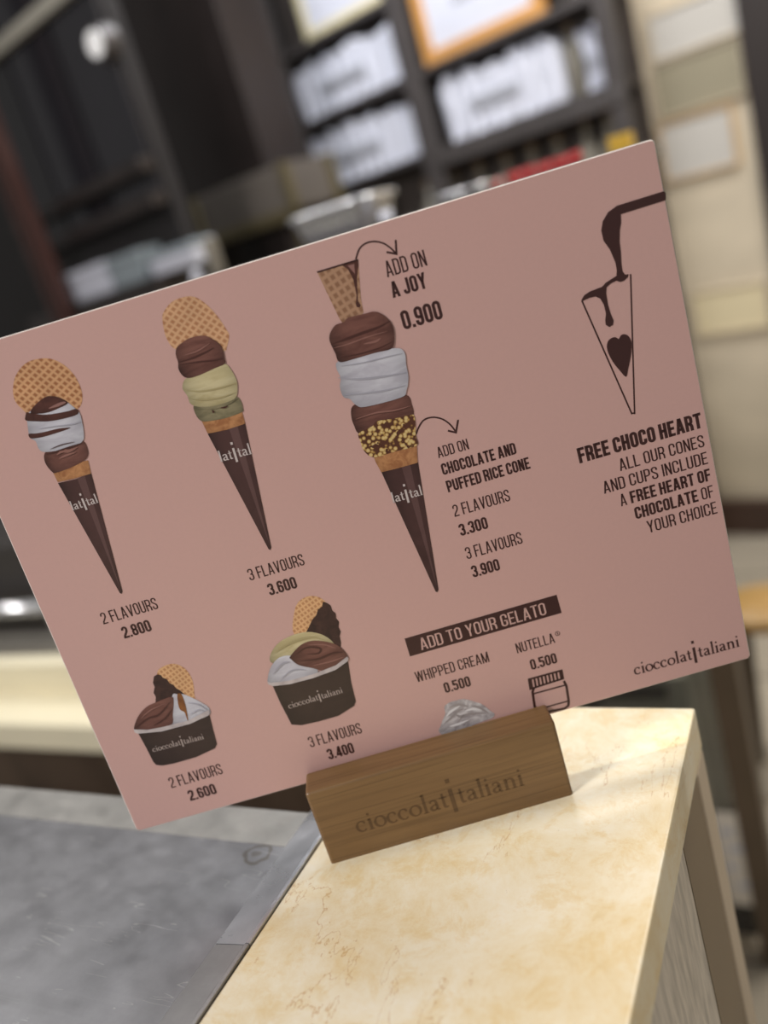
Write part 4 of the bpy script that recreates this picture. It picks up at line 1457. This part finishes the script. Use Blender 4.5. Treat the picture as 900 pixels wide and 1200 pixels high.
# added glowing disc standing for a lamp's reflection in the black glass
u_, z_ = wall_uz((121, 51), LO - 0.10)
sp = empty('lamp_reflection', wall_pt(u_, LO - 0.13, z_), WA)
tag(sp, 'small round glowing disc added as a lamp reflection on the black glass cabinet', 'lamp_reflection')
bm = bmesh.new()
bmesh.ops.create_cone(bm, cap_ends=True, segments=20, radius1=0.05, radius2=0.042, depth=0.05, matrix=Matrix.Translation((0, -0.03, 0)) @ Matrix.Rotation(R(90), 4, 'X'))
bm_obj('glow_backing', bm, M['rack_metal'], sp, False)
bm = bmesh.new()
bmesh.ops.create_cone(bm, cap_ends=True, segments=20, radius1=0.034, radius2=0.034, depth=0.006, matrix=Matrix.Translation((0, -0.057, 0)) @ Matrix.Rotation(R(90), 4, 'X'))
bm_obj('lens', bm, make_emit('lamp reflection glow', (1.0, 0.97, 0.95), 0.35), sp, False)  # emission stands for the mirrored lamp; no real fitting here

# pale grey cabinet with brass frame between pillar and rack
cu0, cu1, cz0, cz1 = wall_rect((250, 285), (345, 195), 0.70)
sc_ = empty('side_cabinet', wall_pt((cu0 + cu1) / 2, 0.75, FLOOR_Z), WA)
tag(sc_, 'grey side cabinet with a brass coloured frame beside the dark pillar', 'cabinet')
w = (cu1 - cu0) / 2
M['taupe'] = plain('taupe laminate', (104, 97, 90), 0.5)
M['brass'] = plain('aged brass', (112, 102, 76), 0.4, 0.4)
zc0, zc1 = wall_uz((300, 262), 0.70)[1], wall_uz((300, 205), 0.70)[1]
box('cabinet_body', (-w + 0.02, w - 0.02, 0.01, 0.25, zc0 - FLOOR_Z, zc1 - FLOOR_Z), M['taupe'], sc_, 0.004)
box('frame_rail', (-w, w, 0, 0.03, zc0 - FLOOR_Z - 0.03, zc0 - FLOOR_Z + 0.01), M['brass'], sc_, 0.003)
for x in (-w, w - 0.03):
    for y in (0, 0.22):
        box('leg', (x, x + 0.03, y, y + 0.03, 0, zc1 - FLOOR_Z), M['brass'], sc_, 0.003)

# pale bottle and white knob at the display case's other end
p = hit_y((243, 278), YC + 0.12)
jr = empty('ceramic_jar', (p.x, YC + 0.12, ZT))
tag(jr, 'pale slender jar with white knob lid on the screen ledge', 'jar')
lathe('jar_body', [(0.012, 0), (0.0135, 0.01), (0.0135, (p.z - ZT) * 0.9), (0.011, (p.z - ZT) * 0.97)], M['pale_glass'], jr, 20)
lathe('jar_lid', [(0.012, (p.z - ZT) * 0.965), (0.012, (p.z - ZT) * 0.99), (0.004, (p.z - ZT))], M['white_card'], jr, 20)
p = hit_y((228, 316), YC + 0.05)
kn = lathe('salt_shaker', [(0.009, 0), (0.010, 0.015), (0.008, (p.z - ZT) * 0.8), (0.004, (p.z - ZT))], M['white_card'], None, 16)
kn.location = (p.x, YC + 0.05, ZT)
tag(kn, 'tiny white shaker in front of the pale slender jar', 'shaker')

# ================================================================== RIGHT: sheets on the cream wall, stool
def wall_sheet(bl, tr, mat, label, frame_mat, fw):
    u0_, u1_, a_, b_ = wall_rect(bl, tr, 0.01)
    o = empty('wall_poster', wall_pt((u0_ + u1_) / 2, 0.0, a_), WA)
    tag(o, label, 'poster')
    w, h = (u1_ - u0_) / 2, b_ - a_
    box('sheet', (-w, w, -0.012, 0.0, 0, h), mat, o)
    box('frame_rail', (-w, w, -0.018, 0.0, -fw, 0), frame_mat, o)
    box('frame_rail', (-w, w, -0.018, 0.0, h, h + fw), frame_mat, o)
    box('frame_stile', (-w - fw, -w, -0.018, 0.0, -fw, h + fw), frame_mat, o)
    box('frame_stile', (w, w + fw, -0.018, 0.0, -fw, h + fw), frame_mat, o)
    return o


M['tan_frame'] = plain('tan frame', (200, 168, 122), 0.5)
M['poster_white'] = plain('pale poster', (194, 190, 183), 0.5, vary=0.05, scale=3)
M['poster_green'] = plain('grey green panel', (150, 142, 120), 0.5, vary=0.08, scale=3)
M['poster_cream'] = plain('light cream panel', (222, 208, 172), 0.5, vary=0.06, scale=3)
wall_sheet((768, 72), (860, -20), M['poster_white'], 'upper pale poster on the cream wall above the grey green panel', M['travertine'], 0.004)
wall_sheet((776, 138), (864, 44), M['poster_green'], 'grey green panel on the cream wall between two pale posters', M['travertine'], 0.004)
wall_sheet((784, 212), (854, 124), M['poster_white'], 'pale poster in a thin tan frame on the cream wall', M['tan_frame'], 0.006)
wall_sheet((820, 392), (896, 330), M['poster_cream'], 'low light cream panel on the cream wall above the skirting', M['travertine'], 0.004)

zs_ = -0.66
p = hit_z((893, 706), zs_)
st = empty('wooden_stool', (p.x, p.y, FLOOR_Z))
tag(st, 'round honey coloured wooden stool near the dark skirting', 'stool')
sr = 0.085
lathe('seat', [(sr * 0.9, zs_ - FLOOR_Z - 0.03), (sr, zs_ - FLOOR_Z - 0.02), (sr, zs_ - FLOOR_Z - 0.006), (sr * 0.95, zs_ - FLOOR_Z)], M['honey'], st, 32)
for k in range(4):
    a_ = math.pi / 4 + k * math.pi / 2
    tube('leg', [(sr * 0.7 * math.cos(a_), sr * 0.7 * math.sin(a_), zs_ - FLOOR_Z - 0.025), (sr * 1.05 * math.cos(a_), sr * 1.05 * math.sin(a_), 0.0)], 0.011, M['brown_post'], st, 8)
